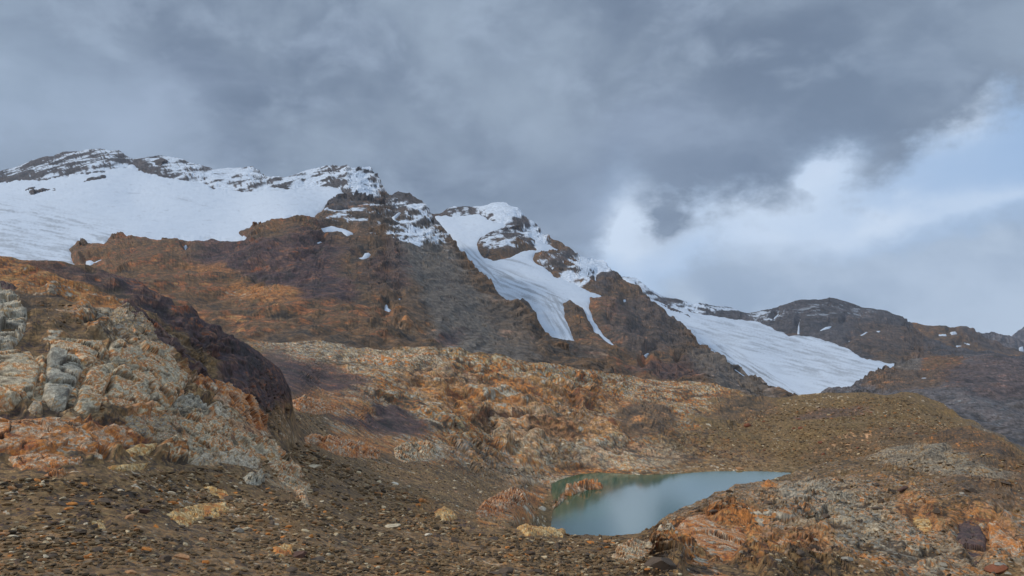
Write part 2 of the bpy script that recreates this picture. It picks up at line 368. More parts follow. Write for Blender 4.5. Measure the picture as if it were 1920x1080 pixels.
class Layer:
    """one slope of the landscape: crest line, distances, relief, and a back slope behind the crest"""
    def __init__(s, name, top, bottom, depth, x0, x1, step, relief, base, zones, mat, crest_rough=2.0,
                 back=(60, 60), post=None, dust=None, seed=1, colscale=(6, 1.2), bed=(.15, -.2, .95), k=1.6, label=None, lowcol=None, finecol=None, noskirt=False, flat=(), hblur=0, zwarp=14.0, zsoft=.3, bth=1.0, grn=(1.0, 1.0), gain=1.0):
        s.name = name; s.rbf = RBF(depth); s.top = np.array(top, float); s.post = post
        nx = int((x1 - x0) / step) + 1; xs = np.linspace(x0, x1, nx)
        ty = np.interp(xs, s.top[:, 0], s.top[:, 1])
        q = np.stack([xs, xs * 0, xs * 0], -1)
        ty = ty + crest_rough * (fbm(q, 40, 5, seed + 70, .65)) * np.ones(nx)
        by = np.interp(xs, *zip(*bottom)) if not np.isscalar(bottom) else np.full(nx, float(bottom))
        ny = int(np.max(by - ty) / step) + 1
        t = np.linspace(0, 1, ny)[:, None]
        py = ty[None] + (by - ty)[None] * t; px = np.broadcast_to(xs[None], py.shape)
        P = s.surf(px, py)
        N = grid_normals(P)
        r = relief(px, py, P)            # displacement in metres, cell random
        h, rr = r[:2]; crack = r[2] if len(r) > 2 else None
        if hblur:
          rs = np.linalg.norm(np.gradient(P, axis=0), axis=-1) / np.linalg.norm(np.gradient(P, axis=1), axis=-1)
          bt = bth(px) if callable(bth) else bth
          for hblur, lo_, hi_ in ((hblur, 1.0 * bt, 2.5 * bt), (hblur * 2, 2.0 * bt, 4.5 * bt)):
            k_ = np.exp(-.5 * (np.arange(-3 * hblur, 3 * hblur + 1) / hblur) ** 2); k_ /= k_.sum()
            hp = np.pad(h, ((1, 1), (3 * hblur, 3 * hblur)), 'edge')
            hb = sum(k_[i] * hp[:, i:i + nx] for i in range(len(k_))); hb = .25 * hb[:-2] + .5 * hb[1:-1] + .25 * hb[2:]
            for _ in range(2 if np.min(lo_ / bt) > 1.5 else 0):
                e_ = np.pad(hb, ((2, 2), (0, 0)), 'edge'); hb = (e_[:-4] + 4 * e_[1:-3] + 6 * e_[2:-2] + 4 * e_[3:-1] + e_[4:]) / 16
            wb = sstep(rs, lo_, hi_); h = h * (1 - wb) + hb * wb
        for poly, amt, sk in flat:
            sd_ = poly_sd(px, py, poly) + fbm(np.stack([px, py, px * 0 + 3.3], -1), 18, 3, 909) * 5
            um = np.linalg.norm(P, axis=-1) / F
            h = h * (1 - amt * sstep(sd_, -10, 5)) - sk * um * sstep(sd_, 0, 8)
        Pd = P + N * h[..., None]
        Pd, fl_ = even_rows(Pd, [px, py, P, rr] + ([crack] if crack is not None else []))
        px, py, P, rr = fl_[:4]; rr = rr.astype(f32); crack = fl_[4] if crack is not None else None; ny = len(px)
        D2 = grid_normals(Pd)
        lowf = fbm(Pd, colscale[0], 3, seed + 11); fine = fbm(stretch(Pd, bed, k), colscale[1], 3, seed + 23, .6)
        wp = (fbm(P, colscale[0] * 1.3, 4, seed + 31), fbm(P, colscale[0] * 1.3, 4, seed + 37))
        col = paint(px, py, base, zones, rr, lowf, fine, wp, zwarp, zsoft)
        if crack is not None: col = col * (1 - crack[..., None] * .75) + np.array((.085, .065, .048), f32) * crack[..., None] * .75
        col = grain(Pd, col, colscale[1], bed, k, seed + 200, grn[0], grn[1])
        col = col * gain
        if dust is not None:
            w = dust(px, py, P, D2, fine)[..., None]; col = col * (1 - w) + np.array(SN, f32) * w
        s.px, s.py, s.P, s.col = px, py, Pd, col
        nb = 0 if noskirt else 14
        V = Pd.reshape(-1, 3); CC = col.reshape(-1, 3)
        rows = ny
        if nb:
            rowsP, rowsC = [], []
            for i in range(nb, 0, -1):
                f = i / nb
                q = Pd[0].copy(); hd = q[:, :2] / np.linalg.norm(q[:, :2], axis=1, keepdims=True)
                q[:, :2] += hd * back[0] * f; q[:, 2] -= back[1] * (f ** 1.3)
                q[:, 2] += fbm(q, back[0] * .5, 3, seed + 5) * back[1] * .08 * f
                rowsP.append(q); rowsC.append(col[0])
            V = np.vstack([np.concatenate(rowsP), V]); CC = np.vstack([np.concatenate(rowsC), CC]); rows += nb
        i = np.arange(rows * nx).reshape(rows, nx)
        Q = np.stack([i[:-1, :-1], i[1:, :-1], i[1:, 1:], i[:-1, 1:]], -1).reshape(-1, 4)
        s.obj = mesh_obj(name, V, Q, CC, mat, smooth=False); tag(s.obj, label, kind='structure')
        LAYERS[name] = s
    def surf(s, px, py):
        P = unproject(px, py, s.rbf(px, py))
        if s.post: P = s.post(px, py, P)
        return P

# traced outlines used twice: the slope is calmer under ice and outcrops
g1 = [(-260, 395), (-60, 352), (0, 343), (40, 335), (75, 338), (110, 330), (150, 325), (190, 322), (215, 315), (250, 308), (262, 318), (290, 327), (325, 334), (350, 338), (385, 342), (402, 352), (440, 356), (475, 358), (500, 348), (545, 354), (590, 350), (620, 347), (642, 352), (650, 366), (622, 385), (600, 402), (590, 412), (552, 408), (538, 416), (510, 418), (485, 426), (452, 438), (468, 446), (462, 456), (430, 458), (395, 452), (365, 460), (335, 452), (300, 458), (262, 452), (235, 448), (205, 452), (196, 462), (150, 458), (132, 470), (140, 490), (146, 505), (60, 520), (-260, 520)]
g2 = [(812, 404), (850, 404), (900, 400), (915, 410), (960, 424), (940, 430), (905, 445), (895, 460), (905, 480), (925, 487), (955, 482), (980, 470), (1005, 468), (1000, 448), (1030, 458), (1055, 470), (1045, 474), (1005, 476), (1000, 486), (1020, 500), (1040, 518), (1075, 530), (1105, 545), (1142, 558), (1110, 562), (1108, 578), (1115, 600), (1135, 628), (1162, 655), (1160, 662), (1130, 640), (1112, 625), (1100, 600), (1090, 580), (1068, 566), (1057, 572), (1062, 595), (1072, 620), (1080, 642), (1055, 642), (1030, 636), (1012, 622), (1005, 602), (995, 575), (980, 562), (962, 572), (935, 556), (910, 532), (885, 500), (860, 470), (838, 440), (815, 415)]
g2b = [(1082, 608), (1092, 612), (1100, 630), (1108, 652), (1095, 648), (1085, 630)]
g3 = [(1160, 530), (1185, 538), (1215, 556), (1245, 570), (1290, 582), (1340, 592), (1400, 600), (1430, 604), (1455, 618), (1480, 628), (1492, 627), (1500, 627), (1510, 629), (1540, 634), (1580, 648), (1602, 658), (1612, 668), (1640, 674), (1700, 684), (1696, 692), (1672, 692), (1658, 702), (1660, 716), (1652, 728), (1600, 738), (1560, 760), (1500, 770), (1440, 765), (1400, 740), (1330, 690), (1280, 645), (1230, 600), (1180, 550)]
SNOWS = [
 ('M1', [(662, 488), (678, 484), (682, 477), (692, 476), (698, 482), (690, 489), (678, 494), (664, 493)], 'ragged white snow patch high on the brown cliff left of the ridge'),
 ('M1', [(720, 574), (727, 572), (729, 580), (736, 585), (730, 590), (718, 588)], 'bright isolated snow patch low in the middle of the brown slope'),
 ('M1', [(744, 562), (752, 561), (750, 566)], 'tiny snow spot just above the bright isolated patch'),
 ('M1', [(588, 458), (600, 455), (606, 459), (596, 463)], 'small snow spot below the jagged snow edge on the brown cliff'),
 ('M1', [(160, 492), (172, 490), (178, 494), (190, 489), (206, 490), (195, 496), (178, 500), (172, 506), (160, 502)], 'snow patch in the hollow just above the left hill'),
 ('M1', [(342, 465), (350, 460), (354, 468), (347, 475)], 'small snow notch under the glacier edge between brown knobs'),
 ('M1', [(595, 432), (620, 426), (640, 430), (662, 438), (665, 444), (650, 448), (640, 442), (612, 440)], 'snow tongue beneath the dark crags right of the left glacier'),
 ('M1', [(730, 412), (748, 400), (756, 402), (740, 416)], 'white snow streak slanting down the face of the dark peak'),
 ('M2', [(1172, 663), (1190, 668), (1200, 672), (1212, 664), (1224, 665), (1214, 672), (1210, 682), (1200, 678), (1186, 672)], 'forked snow patch at the foot of the dark rock dome'),
 ('M2', [(1198, 692), (1206, 692), (1204, 697), (1198, 696)], 'little snow dot below the forked snow patch'),
 ('M2', [(1264, 680), (1270, 682), (1268, 689)], 'little snow dot right of the forked snow patch'),
 ('M2', [(1295, 677), (1312, 684), (1308, 687), (1298, 682)], 'short slanting snow sliver on the brown spur below the glacier'),
 ('M2', [(1166, 563), (1174, 563), (1174, 569), (1168, 570)], 'small snow dot on top of the dark rock dome'),
 ('M2', [(1113, 520), (1118, 518), (1118, 530), (1114, 530)], 'upright snow sliver on the brown rock above the domed face'),
 ('M2', [(1364, 688), (1380, 696), (1408, 715), (1404, 718), (1380, 704), (1366, 694)], 'long thin snow strip beside the left edge of the right glacier'),
 ('M3', [(1494, 628), (1496, 610), (1501, 594), (1504, 595), (1500, 612), (1500, 628)], 'thin vertical snow gully joining the top of the right glacier'),
 ('M3', [(1448, 600), (1460, 588), (1462, 592), (1452, 602)], 'short snow gully on the left shoulder of the dark dome mountain'),
 ('M3', [(1534, 622), (1548, 614), (1562, 611), (1556, 618), (1540, 623)], 'slanting snow strip low on the dark dome mountain'),
 ('M3', [(1576, 610), (1584, 602), (1586, 606), (1580, 612)], 'small hooked snow patch in the middle of the dark dome'),
 ('M3', [(1608, 632), (1622, 624), (1632, 622), (1624, 629), (1612, 634)], 'snow strip right of centre on the lower dark dome'),
 ('M3', [(1638, 621), (1652, 621), (1648, 625)], 'faint short snow line right of the snow strip on the dome'),
 ('M3', [(1588, 642), (1596, 637), (1598, 641), (1590, 647)], 'small snow patch touching the upper rim of the right glacier'),
 ('F1L', [(1758, 629), (1774, 629), (1776, 633), (1760, 633)], 'left one of the pair of snow patches on the far ridge'),
 ('F1L', [(1779, 625), (1792, 624), (1796, 630), (1784, 631)], 'right one of the pair of snow patches on the far ridge'),
 ('F1L', [(1804, 644), (1818, 646), (1820, 651), (1808, 648)], 'small snow patch lower right on the far brown ridge'),
 ('F1L', [(1790, 650), (1804, 650), (1804, 654), (1792, 655)], 'lowest snow patch on the far brown ridge'),
 ('F2L', [(1908, 654), (1918, 652), (1920, 660), (1910, 661)], 'snow patch on the bluish distant ridge at the right edge'),
 ('SIDE', [(1724, 713), (1736, 710), (1746, 714), (1744, 717), (1728, 717)], 'white snow remnant in the hollow right of the glacier snout'),
]
def flats(key): return [(p, .9, 1.0) for k, p, _ in SNOWS if k == key]
OUTC = [   # layer, height, outline, kind, extra
 ('N', 9, [(0, 545), (22, 548), (38, 556), (34, 568), (52, 590), (50, 625), (30, 650), (12, 672), (-60, 690), (-60, 540)], 'slabgrey', dict(scale=26), 'grey rounded boulder stack cut by the left frame edge'),
 ('N', 5, [(-60, 528), (8, 530), (32, 538), (30, 547), (4, 545), (-60, 544)], 'purple', dict(scale=14), 'flat dark slab capping the boulder stack at the left edge'),
 ('N', 6, [(-60, 786), (0, 782), (20, 790), (60, 786), (96, 782), (130, 792), (152, 796), (148, 815), (175, 808), (215, 797), (240, 812), (232, 832), (195, 838), (165, 852), (110, 848), (-60, 850)], 'slaborange', dict(scale=30, bed=(-.2, -.2, .95)), 'long rust-orange rock ledge below the pale block outcrop'),
 ('N', 4, [(18, 856), (60, 850), (120, 852), (158, 862), (150, 872), (90, 884), (40, 878)], 'slaborange', dict(scale=20), 'low reddish slab under the rust-orange ledge'),
 ('N', 5, [(225, 782), (290, 778), (330, 782), (328, 806), (300, 822), (250, 812)], 'palerock', dict(scale=20), 'mottled grey-brown ledge between orange ledge and diagonal slabs'),
 ('N', 6, [(322, 785), (345, 776), (380, 778), (412, 782), (436, 800), (432, 822), (440, 842), (400, 846), (360, 838), (345, 815)], 'slab', dict(scale=24), 'pinkish-grey rounded block in the middle of the lower ledges'),
 ('N', 5, [(280, 816), (300, 806), (326, 806), (342, 818), (330, 830), (295, 832)], 'palerock', dict(scale=16), 'pale wedge of rock leaning left of the pinkish block'),
 ('N', 4, [(232, 845), (262, 832), (296, 832), (288, 848), (250, 858)], 'yellow', dict(scale=14), 'small orange lump at the end of the rust-orange ledge'),
 ('N', 5, [(365, 862), (380, 850), (430, 846), (470, 850), (488, 866), (484, 880), (450, 872), (410, 866)], 'pale', dict(scale=14), 'flat whitish slab strip above the scree left of the diagonal rib'),
 ('N', 7, [(436, 802), (470, 812), (500, 824), (530, 846), (552, 872), (572, 892), (560, 896), (528, 888), (506, 878), (484, 852), (448, 838)], 'slab', dict(scale=22, bed=(.6, -.2, .75)), 'pale diagonal slab rib running down right into the scree'),
 ('N', 4, [(512, 888), (530, 886), (556, 894), (582, 912), (574, 926), (582, 950), (572, 952), (556, 922), (530, 904)], 'slab', dict(scale=14, bed=(.6, -.2, .75)), 'narrow whitish tail slab at the foot of the diagonal rib'),
 ('N', 6, [(372, 700), (400, 712), (430, 722), (470, 750), (496, 782), (502, 812), (480, 802), (455, 785), (440, 770), (420, 752), (395, 738), (360, 722)], 'slaborange', dict(scale=20, bed=(.6, -.2, .75)), 'red-orange slanting plate above the pale diagonal rib'),
 ('N', 6, [(232, 560), (262, 578), (300, 612), (340, 655), (380, 692), (408, 716), (400, 724), (362, 702), (318, 660), (282, 622), (250, 590), (228, 572)], 'purple', dict(scale=16, bed=(.6, -.2, .75)), 'smooth mauve rock rib curving down across the left hill'),
 ('N', 5, [(206, 588), (232, 570), (262, 585), (290, 615), (298, 640), (270, 640), (240, 628), (212, 610)], 'palerock', dict(scale=16), 'tan layered knob tucked against the mauve rib'),
 ('N', 5, [(324, 750), (352, 738), (372, 745), (392, 768), (360, 772), (330, 766)], 'slabgrey', dict(scale=14), 'dark blue-grey ribbed slab right of the pale block outcrop'),
 ('N', 5, [(390, 760), (408, 752), (430, 768), (436, 786), (412, 782), (396, 774)], 'pale', dict(scale=14), 'small whitish slab between the ribbed slab and red-orange plate'),
 ('N', 7, [(308, 965), (330, 956), (380, 944), (428, 944), (430, 960), (412, 972), (370, 976), (352, 992), (336, 986), (322, 974)], 'yellow', dict(scale=14), 'large yellow-ochre slab lying in the lower left scree'),
 ('N', 7, [(378, 914), (398, 914), (424, 922), (433, 936), (420, 940), (400, 930)], 'yellow', dict(scale=12), 'cream curved slab just above the large yellow-ochre slab'),
 ('N', 7, [(160, 976), (194, 975), (198, 988), (200, 998), (176, 1000), (168, 986)], 'yellow', dict(scale=10), 'squarish yellow rock in the scree at lower left'),
 ('N', 7, [(198, 876), (215, 872), (276, 870), (272, 880), (230, 884), (208, 882)], 'yellow', dict(scale=10), 'thin whitish-orange slab sliver in scree below the ledges'),
 ('N', 7, [(80, 894), (100, 884), (130, 886), (118, 896), (96, 900)], 'slaborange', dict(scale=10), 'small pale orange slab below the low reddish slab'),
 ('N', 7, [(454, 896), (468, 889), (492, 892), (496, 902), (484, 912), (462, 906)], 'slabgrey', dict(scale=10), 'lone grey-white rock left of the diagonal rib tail'),
 ('N', 7, [(508, 1030), (530, 1022), (550, 1024), (548, 1042), (520, 1046)], 'yellow', dict(scale=12), 'white and orange rock at the bottom beside two dark stones'),
 ('M', 6, [(552, 830), (580, 815), (640, 822), (690, 836), (716, 848), (708, 860), (660, 858), (610, 850), (570, 842)], 'slaborange', dict(scale=24), 'broad orange slab at the upper edge of the scree basin'),
 ('M', 5, [(738, 842), (760, 830), (806, 828), (822, 848), (800, 862), (762, 868), (740, 860)], 'slab', dict(scale=22), 'white and orange block right of the broad orange slab'),
 ('M', 4, [(540, 752), (570, 744), (610, 752), (640, 770), (600, 778), (560, 772)], 'slaborange', dict(scale=18), 'orange hump beneath the dark purple band left of centre'),
 ('M', 5, [(890, 962), (905, 942), (940, 922), (965, 914), (992, 922), (990, 938), (960, 954), (930, 966), (900, 970)], 'slaborange', dict(scale=18), 'knobbly orange outcrop on the left shore of the lake'),
 ('M', 9, [(1035, 958), (1050, 950), (1068, 946), (1078, 936), (1098, 932), (1124, 938), (1132, 948), (1124, 956), (1080, 960), (1040, 964)], 'slaborange', dict(scale=16), 'orange rock tongue jutting into the green lake'),
 ('N', 7, [(968, 990), (985, 984), (1020, 990), (1060, 994), (1056, 1006), (1020, 1002), (990, 1004)], 'yellow', dict(scale=12), 'yellow-orange slab on the near bank of the lake'),
 ('N', 7, [(815, 960), (832, 950), (850, 958), (858, 970), (835, 976), (818, 970)], 'yellow', dict(scale=10), 'small orange outcrop left of the shore outcrop'),
 ('N', 5, [(1145, 1042), (1160, 1024), (1185, 1012), (1220, 1018), (1230, 1034), (1205, 1058), (1180, 1066), (1160, 1056)], 'slab', dict(scale=18), 'white and orange streaked boulder beside the big dark stone'),
 ('N', 7, [(1262, 1000), (1290, 970), (1320, 964), (1350, 985), (1385, 990), (1404, 1012), (1396, 1040), (1370, 1060), (1330, 1050), (1300, 1030)], 'slaborange', dict(scale=50, facet=.3, fineamp=.5), 'big smooth orange dome rock at the bottom right of the lake'),
 ('N', 6, [(1285, 1060), (1320, 1050), (1370, 1064), (1420, 1080), (1420, 1120), (1270, 1120)], 'slaborange', dict(scale=50, facet=.3, fineamp=.5), 'orange slab cut by the lower frame edge under the dome rock'),
 ('N', 4, [(1796, 985), (1812, 976), (1836, 985), (1850, 1010), (1848, 1050), (1830, 1068), (1808, 1040), (1790, 1015)], 'purple', dict(scale=26), 'tall dark smooth rock face on the right hillside'),
 ('N', 6, [(1846, 985), (1870, 980), (1900, 1010), (1925, 1040), (1900, 1060), (1862, 1040)], 'slaborange', dict(scale=24), 'pinkish orange boulder right of the tall dark face'),
 ('N', 5, [(1440, 1030), (1465, 1012), (1490, 1018), (1486, 1040), (1460, 1056), (1446, 1048)], 'slaborange', dict(scale=18), 'rounded brown-orange boulder on the lower right hillside'),
 ('N', 5, [(1500, 1042), (1530, 1034), (1555, 1044), (1548, 1066), (1515, 1072)], 'slaborange', dict(scale=16), 'orange lump right of the rounded brown-orange boulder'),
 ('N', 5, [(1705, 970), (1725, 962), (1748, 975), (1752, 1000), (1735, 1008), (1712, 992)], 'yellow', dict(scale=14), 'bright orange knob halfway up the right hillside'),
 ('N', 4, [(1425, 908), (1440, 900), (1462, 908), (1458, 916), (1432, 916)], 'orange', dict(scale=10), 'small red rock near the crest above the lake'),
]
OUTCROP_BLOCKS = [
 [(92, 642), (112, 637), (190, 641), (198, 668), (170, 690), (150, 688), (138, 668), (95, 664)],
 [(86, 672), (110, 666), (140, 670), (156, 696), (134, 738), (122, 765), (96, 762), (78, 748), (84, 705)],
 [(-60, 668), (30, 662), (56, 662), (70, 684), (76, 700), (60, 750), (20, 760), (-60, 764)],
 [(142, 746), (164, 694), (208, 686), (214, 702), (196, 735), (184, 778), (150, 780), (136, 770)],
 [(204, 702), (226, 688), (262, 700), (280, 712), (272, 742), (276, 766), (220, 768), (200, 760), (202, 735)],
 [(198, 652), (215, 646), (300, 650), (330, 690), (348, 705), (350, 722), (318, 766), (284, 766), (278, 735), (284, 712), (262, 694), (206, 676)],
 [(60, 752), (78, 755), (80, 770), (66, 776), (52, 768)],
]
OUTC_FLAT = [('N', 0, b) for b in OUTCROP_BLOCKS]

LAKE_Z = -34.0
LAKE = [(1033, 905), (1050, 897), (1085, 892), (1130, 888), (1170, 885), (1260, 885), (1330, 881), (1400, 879), (1440, 874), (1500, 869), (1600, 872), (1600, 1040), (1100, 1060), (1040, 1030), (1026, 1000), (1034, 975), (1040, 955), (1034, 930)]

# ---- near ground: left hill, scree and right hill
near_top = [(-260, 452), (-100, 470), (0, 483), (60, 489), (140, 500), (200, 512), (260, 530), (330, 568), (400, 606), (450, 634), (490, 660), (525, 692), (544, 730), (552, 780), (572, 825), (620, 850), (700, 886), (800, 935), (880, 972), (950, 988), (1000, 995), (1060, 999), (1130, 995), (1200, 993), (1240, 968), (1280, 948), (1330, 925), (1380, 907), (1430, 896), (1480, 883), (1540, 867), (1600, 858), (1660, 850), (1720, 835), (1780, 815), (1820, 812), (1860, 826), (1920, 860), (2000, 900), (2180, 990)]
near_depth = [(-260, 452, 85), (0, 483, 80), (140, 500, 84), (260, 530, 84), (400, 606, 84), (490, 660, 85), (525, 692, 89), (544, 730, 91), (552, 780, 92), (572, 825, 90), (620, 850, 90), (700, 886, 92), (800, 935, 78), (880, 972, 66), (950, 988, 62), (1060, 999, 65), (1200, 993, 70), (1280, 948, 86), (1380, 902, 106), (1480, 871, 126), (1600, 858, 128), (1720, 835, 134), (1820, 812, 136), (1920, 860, 118), (2180, 990, 84),
  (-260, 1200, 14), (0, 1080, 20), (300, 1080, 22), (600, 1080, 26), (1000, 1080, 34), (1300, 1080, 48), (1600, 1080, 58), (1900, 1080, 60), (2180, 1200, 50), (1000, 1200, 24), (300, 1200, 16),
  (0, 900, 30), (300, 900, 37), (0, 700, 43), (300, 700, 57), (450, 760, 66), (500, 850, 58), (400, 950, 37), (600, 950, 45), (800, 1010, 45), (150, 600, 60), (400, 690, 72), (1500, 950, 86), (1700, 950, 86), (1900, 950, 82), (1700, 880, 112), (1300, 1010, 62), (1100, 1030, 50), (1000, 1030, 45)]
def near_relief(px, py, P):
    low = fbm(P, 9.0, 3, 3) * 0.7 + fbm(P, 3.0, 3, 5) * .28
    Wp = warpv(P, 2.2, 1.3, 4, 9)
    F1, E, r1, r2, r3, off = cells(stretch(Wp, (-.35, -.15, .9), 2.8), 2.4, 11)
    G1, G, q1, q2, q3, off2 = cells(stretch(Wp, (-.35, -.15, .9), 3.0), 0.75, 12)
    gate = sstep(fbm(P, 4.0, 3, 15), -.25, .35)
    H1, HE, s1, s2, s3, off3 = cells(P, 0.2, 13)
    rock = zone_w(px, py, NEAR_ROCK, P)
    hr = (r1 - .35) * 1.0 + (off[..., 0] * (r2 - .5) + off[..., 2] * (r3 - .2) + off[..., 1] * (r1 - .5)) * 1.5 - .4 * sstep(.08 - E, 0, .08) * gate + (q1 - .5) * .28 + (off2[..., 0] * (q2 - .5) + off2[..., 2] * (q3 - .2)) * .22 - .12 * sstep(.1 - G, 0, .1) + fbm(P, .9, 3, 17) * .12
    hs = np.where(q1 > .72, (q1 - .6) * .55 * (1 - G1 * 1.1).clip(0), 0) + np.where(s1 > .4, .13 * s1 * (1 - H1 * 1.2).clip(0), 0)
    right = sstep(px, 1100, 1300); hr = hr * (1 - .45 * right); low = low + right * (fbm(P, 12, 4, 19, .55, ridged=True) * 1.7)
    h = low * .7 + hr * rock * .8 + hs * (1 - rock)
    sc = np.clip(np.linalg.norm(P, axis=-1) / 45.0, .5, 1.6)
    mix = np.where(rock > .5, np.where(r2 > .35, r1, q2), np.where(q1 > .72, q3, s2))
    gully = sstep(px, 400, 480) * sstep(py, 600, 690) * (1 - sstep(px, 680, 800)); h = h * (1 - .75 * gully)
    dt = py - np.interp(px, [p[0] for p in near_top], [p[1] for p in near_top]); cr = (1 - sstep(dt, 0, 55)) * sstep(px, 1000, 1200) * (1 - sstep(px, 1600, 1700)); h = h * (1 - .75 * cr) - .35 * cr
    ck = np.maximum(sstep(.06 - E, 0, .05), .7 * sstep(.07 - G, 0, .06) * gate) * rock
    return h * sc ** .5, mix.astype(f32), ck
def zone_w(px, py, zones, P, sc=9.0):
    w = np.zeros(px.shape, f32)
    wx, wy = fbm(P, sc, 4, 301) * 18, fbm(P, sc, 4, 302) * 18
    for (cx, cy, rx, ry, rot) in zones:
        c, s_ = math.cos(math.radians(rot)), math.sin(math.radians(rot))
        dx = px + wx - cx; dy = py + wy - cy
        d = np.sqrt(((dx * c + dy * s_) / rx) ** 2 + ((-dx * s_ + dy * c) / ry) ** 2)
        w = np.maximum(w, sstep(1.12 - d, 0, .25))
    return w
NEAR_ROCK = [(150, 560, 260, 60, 12), (60, 600, 90, 60, 0), (250, 620, 120, 60, 30), (400, 680, 180, 60, 38), (150, 720, 240, 90, 0), (420, 790, 150, 60, 30), (120, 820, 190, 50, 0), (350, 830, 120, 40, 0),
   (1600, 960, 330, 100, 8), (1320, 1020, 160, 70, -15), (1750, 1000, 330, 150, 25), (1500, 1060, 300, 60, 0), (1700, 870, 160, 25, 0), (960, 945, 60, 30, -20)]
near_zones = [
 ('rubble', 300, 1060, 900, 60, 0, .35),
 ('browncliff', 200, 560, 300, 70, 14, .9), ('scree', 230, 610, 140, 45, 15, .7), ('orange', 60, 520, 110, 26, 12, .8), ('orange', 190, 560, 90, 18, 15, .7), ('palerock', 240, 620, 110, 26, 18, .7),
 ('purple', 330, 580, 200, 28, 32, 1), ('purple', 440, 660, 150, 34, 38, 1), ('purple', 470, 710, 70, 55, 40, 1), ('purple', 160, 520, 110, 14, 10, .8), ('purple', 520, 700, 60, 22, 40, .9),
 ('pale', 230, 600, 60, 14, 20, .5), ('slab', 150, 720, 190, 60, 0, .8), ('scree', 130, 775, 220, 16, 3, .8), ('slaborange', 120, 820, 170, 34, 0, .9), ('slab', 380, 790, 130, 30, 10, .8), ('slab', 480, 850, 110, 26, 42, .8), ('slab', 400, 845, 90, 30, 0, .8), ('slaborange', 400, 800, 110, 22, 5, .6),
 ('scree', 545, 850, 60, 60, 20, .9), ('purple', 505, 690, 60, 30, 50, .6),
 ('rubble', 1600, 960, 420, 110, 8, 1), ('palerock', 1580, 980, 190, 70, 20, .75), ('rubble', 1400, 930, 160, 45, -20, .7), ('orange', 1330, 1010, 110, 50, -10, .95), ('slabgrey', 1560, 960, 120, 30, 25, .6), ('slabgrey', 1680, 1030, 120, 34, 30, .6), ('browncliff', 1850, 900, 150, 60, 30, .7), ('olive', 1640, 880, 220, 22, 0, .5),
 ('palerock', 1700, 1040, 180, 70, 20, .6), ('orange', 1730, 975, 50, 30, 30, .7), ('orange', 1850, 1020, 90, 40, 30, .6), ('slabgrey', 1760, 870, 140, 26, 10, .5), ('browncliff', 1820, 840, 110, 26, 25, .8),
 ('orange', 1470, 1040, 90, 30, -8, .6), ('orange', 960, 945, 70, 30, -25, .9),
]
NEAR = Layer('ground', near_top, 1200, near_depth, -260, 2180, 1.7, near_relief, 'scree', near_zones, M_NEAR, crest_rough=3.5, back=(40, 45), seed=1, colscale=(7, .9), k=3.0, hblur=2, bth=lambda px: 1.0 - .3 * sstep(px, 1000, 1250), flat=[(o[2], .75, 1.0) for o in OUTC + OUTC_FLAT if o[0] == 'N'])

# ---- valley: ice-worn bedrock field, lake basin, brown moraine hill
main_top = [(380, 625), (460, 640), (520, 645), (600, 640), (700, 650), (770, 660), (860, 662), (960, 676), (1050, 688), (1100, 694), (1200, 712), (1260, 716), (1330, 722), (1390, 738), (1430, 752), (1470, 750), (1500, 745), (1560, 741), (1620, 742), (1660, 745), (1690, 738), (1720, 741), (1760, 756), (1800, 778), (1850, 802), (1920, 848), (2000, 900), (2180, 1000)]
main_depth = [(380, 625, 380), (520, 645, 360), (600, 640, 355), (700, 650, 350), (860, 662, 355), (960, 676, 360), (1100, 694, 405), (1200, 712, 460), (1330, 722, 470), (1430, 752, 420), (1560, 741, 410), (1700, 740, 395), (1760, 756, 380), (1850, 802, 325), (1920, 848, 300), (2180, 1000, 220),
  (380, 720, 260), (380, 820, 190), (450, 790, 150), (500, 720, 175), (552, 780, 100), (572, 825, 91), (620, 850, 92), (700, 886, 93), (800, 935, 78), (880, 972, 66), (950, 988, 62), (600, 790, 135), (640, 790, 155), (700, 800, 195), (600, 720, 250), (700, 720, 275), (850, 720, 305), (800, 860, 165), (900, 900, 190), (920, 950, 130), (1000, 850, 262), (1000, 760, 305), (1000, 960, 165), (1035, 905, 236), (1036, 950, 200), (1042, 985, 180),
  (1200, 780, 345), (1200, 880, 260), (1400, 800, 350), (1400, 870, 275), (1560, 800, 320), (1600, 860, 265), (1700, 850, 262), (1800, 860, 260), (1500, 900, 235), (1250, 1000, 175), (1800, 960, 200)]
PENINSULA = [(1020, 962), (1050, 952), (1070, 944), (1084, 936), (1106, 933), (1126, 938), (1134, 948), (1124, 957), (1080, 962), (1030, 970)]
def main_post(px, py, P):
    seam = np.interp(px, [p[0] for p in near_top], [p[1] for p in near_top]); dp = np.maximum(py - seam - 4, 0) * (px < 985)
    P = P.copy(); P[..., 2] -= 1.4 * dp * np.clip((985 - px) / 40, 0, 1) * np.linalg.norm(P, axis=-1) / F
    s_ = np.minimum(poly_sd(px, py, LAKE), 4 - poly_sd(px, py, PENINSULA))
    z = P[..., 2]
    zin = LAKE_Z - 0.03 * np.maximum(s_, 0) - .12
    z2 = np.where(s_ > 0, np.minimum(z, zin), np.where((s_ > -70) & (px > 900), LAKE_Z + .12 + 0.012 * np.minimum(-s_, 60) + np.maximum(z - LAKE_Z - .12 - 0.012 * np.minimum(-s_, 60), 0) * sstep(-s_, 0, 70), z))
    P = P.copy(); P[..., 2] = z2
    return P
MAIN_ROCK = [(650, 665, 300, 40, 2), (900, 780, 330, 110, 8), (1150, 790, 260, 90, 6), (650, 760, 150, 60, 18), (680, 840, 150, 40, 5), (1080, 860, 160, 30, 5), (970, 940, 60, 26, -25), (1300, 760, 160, 40, 0)]
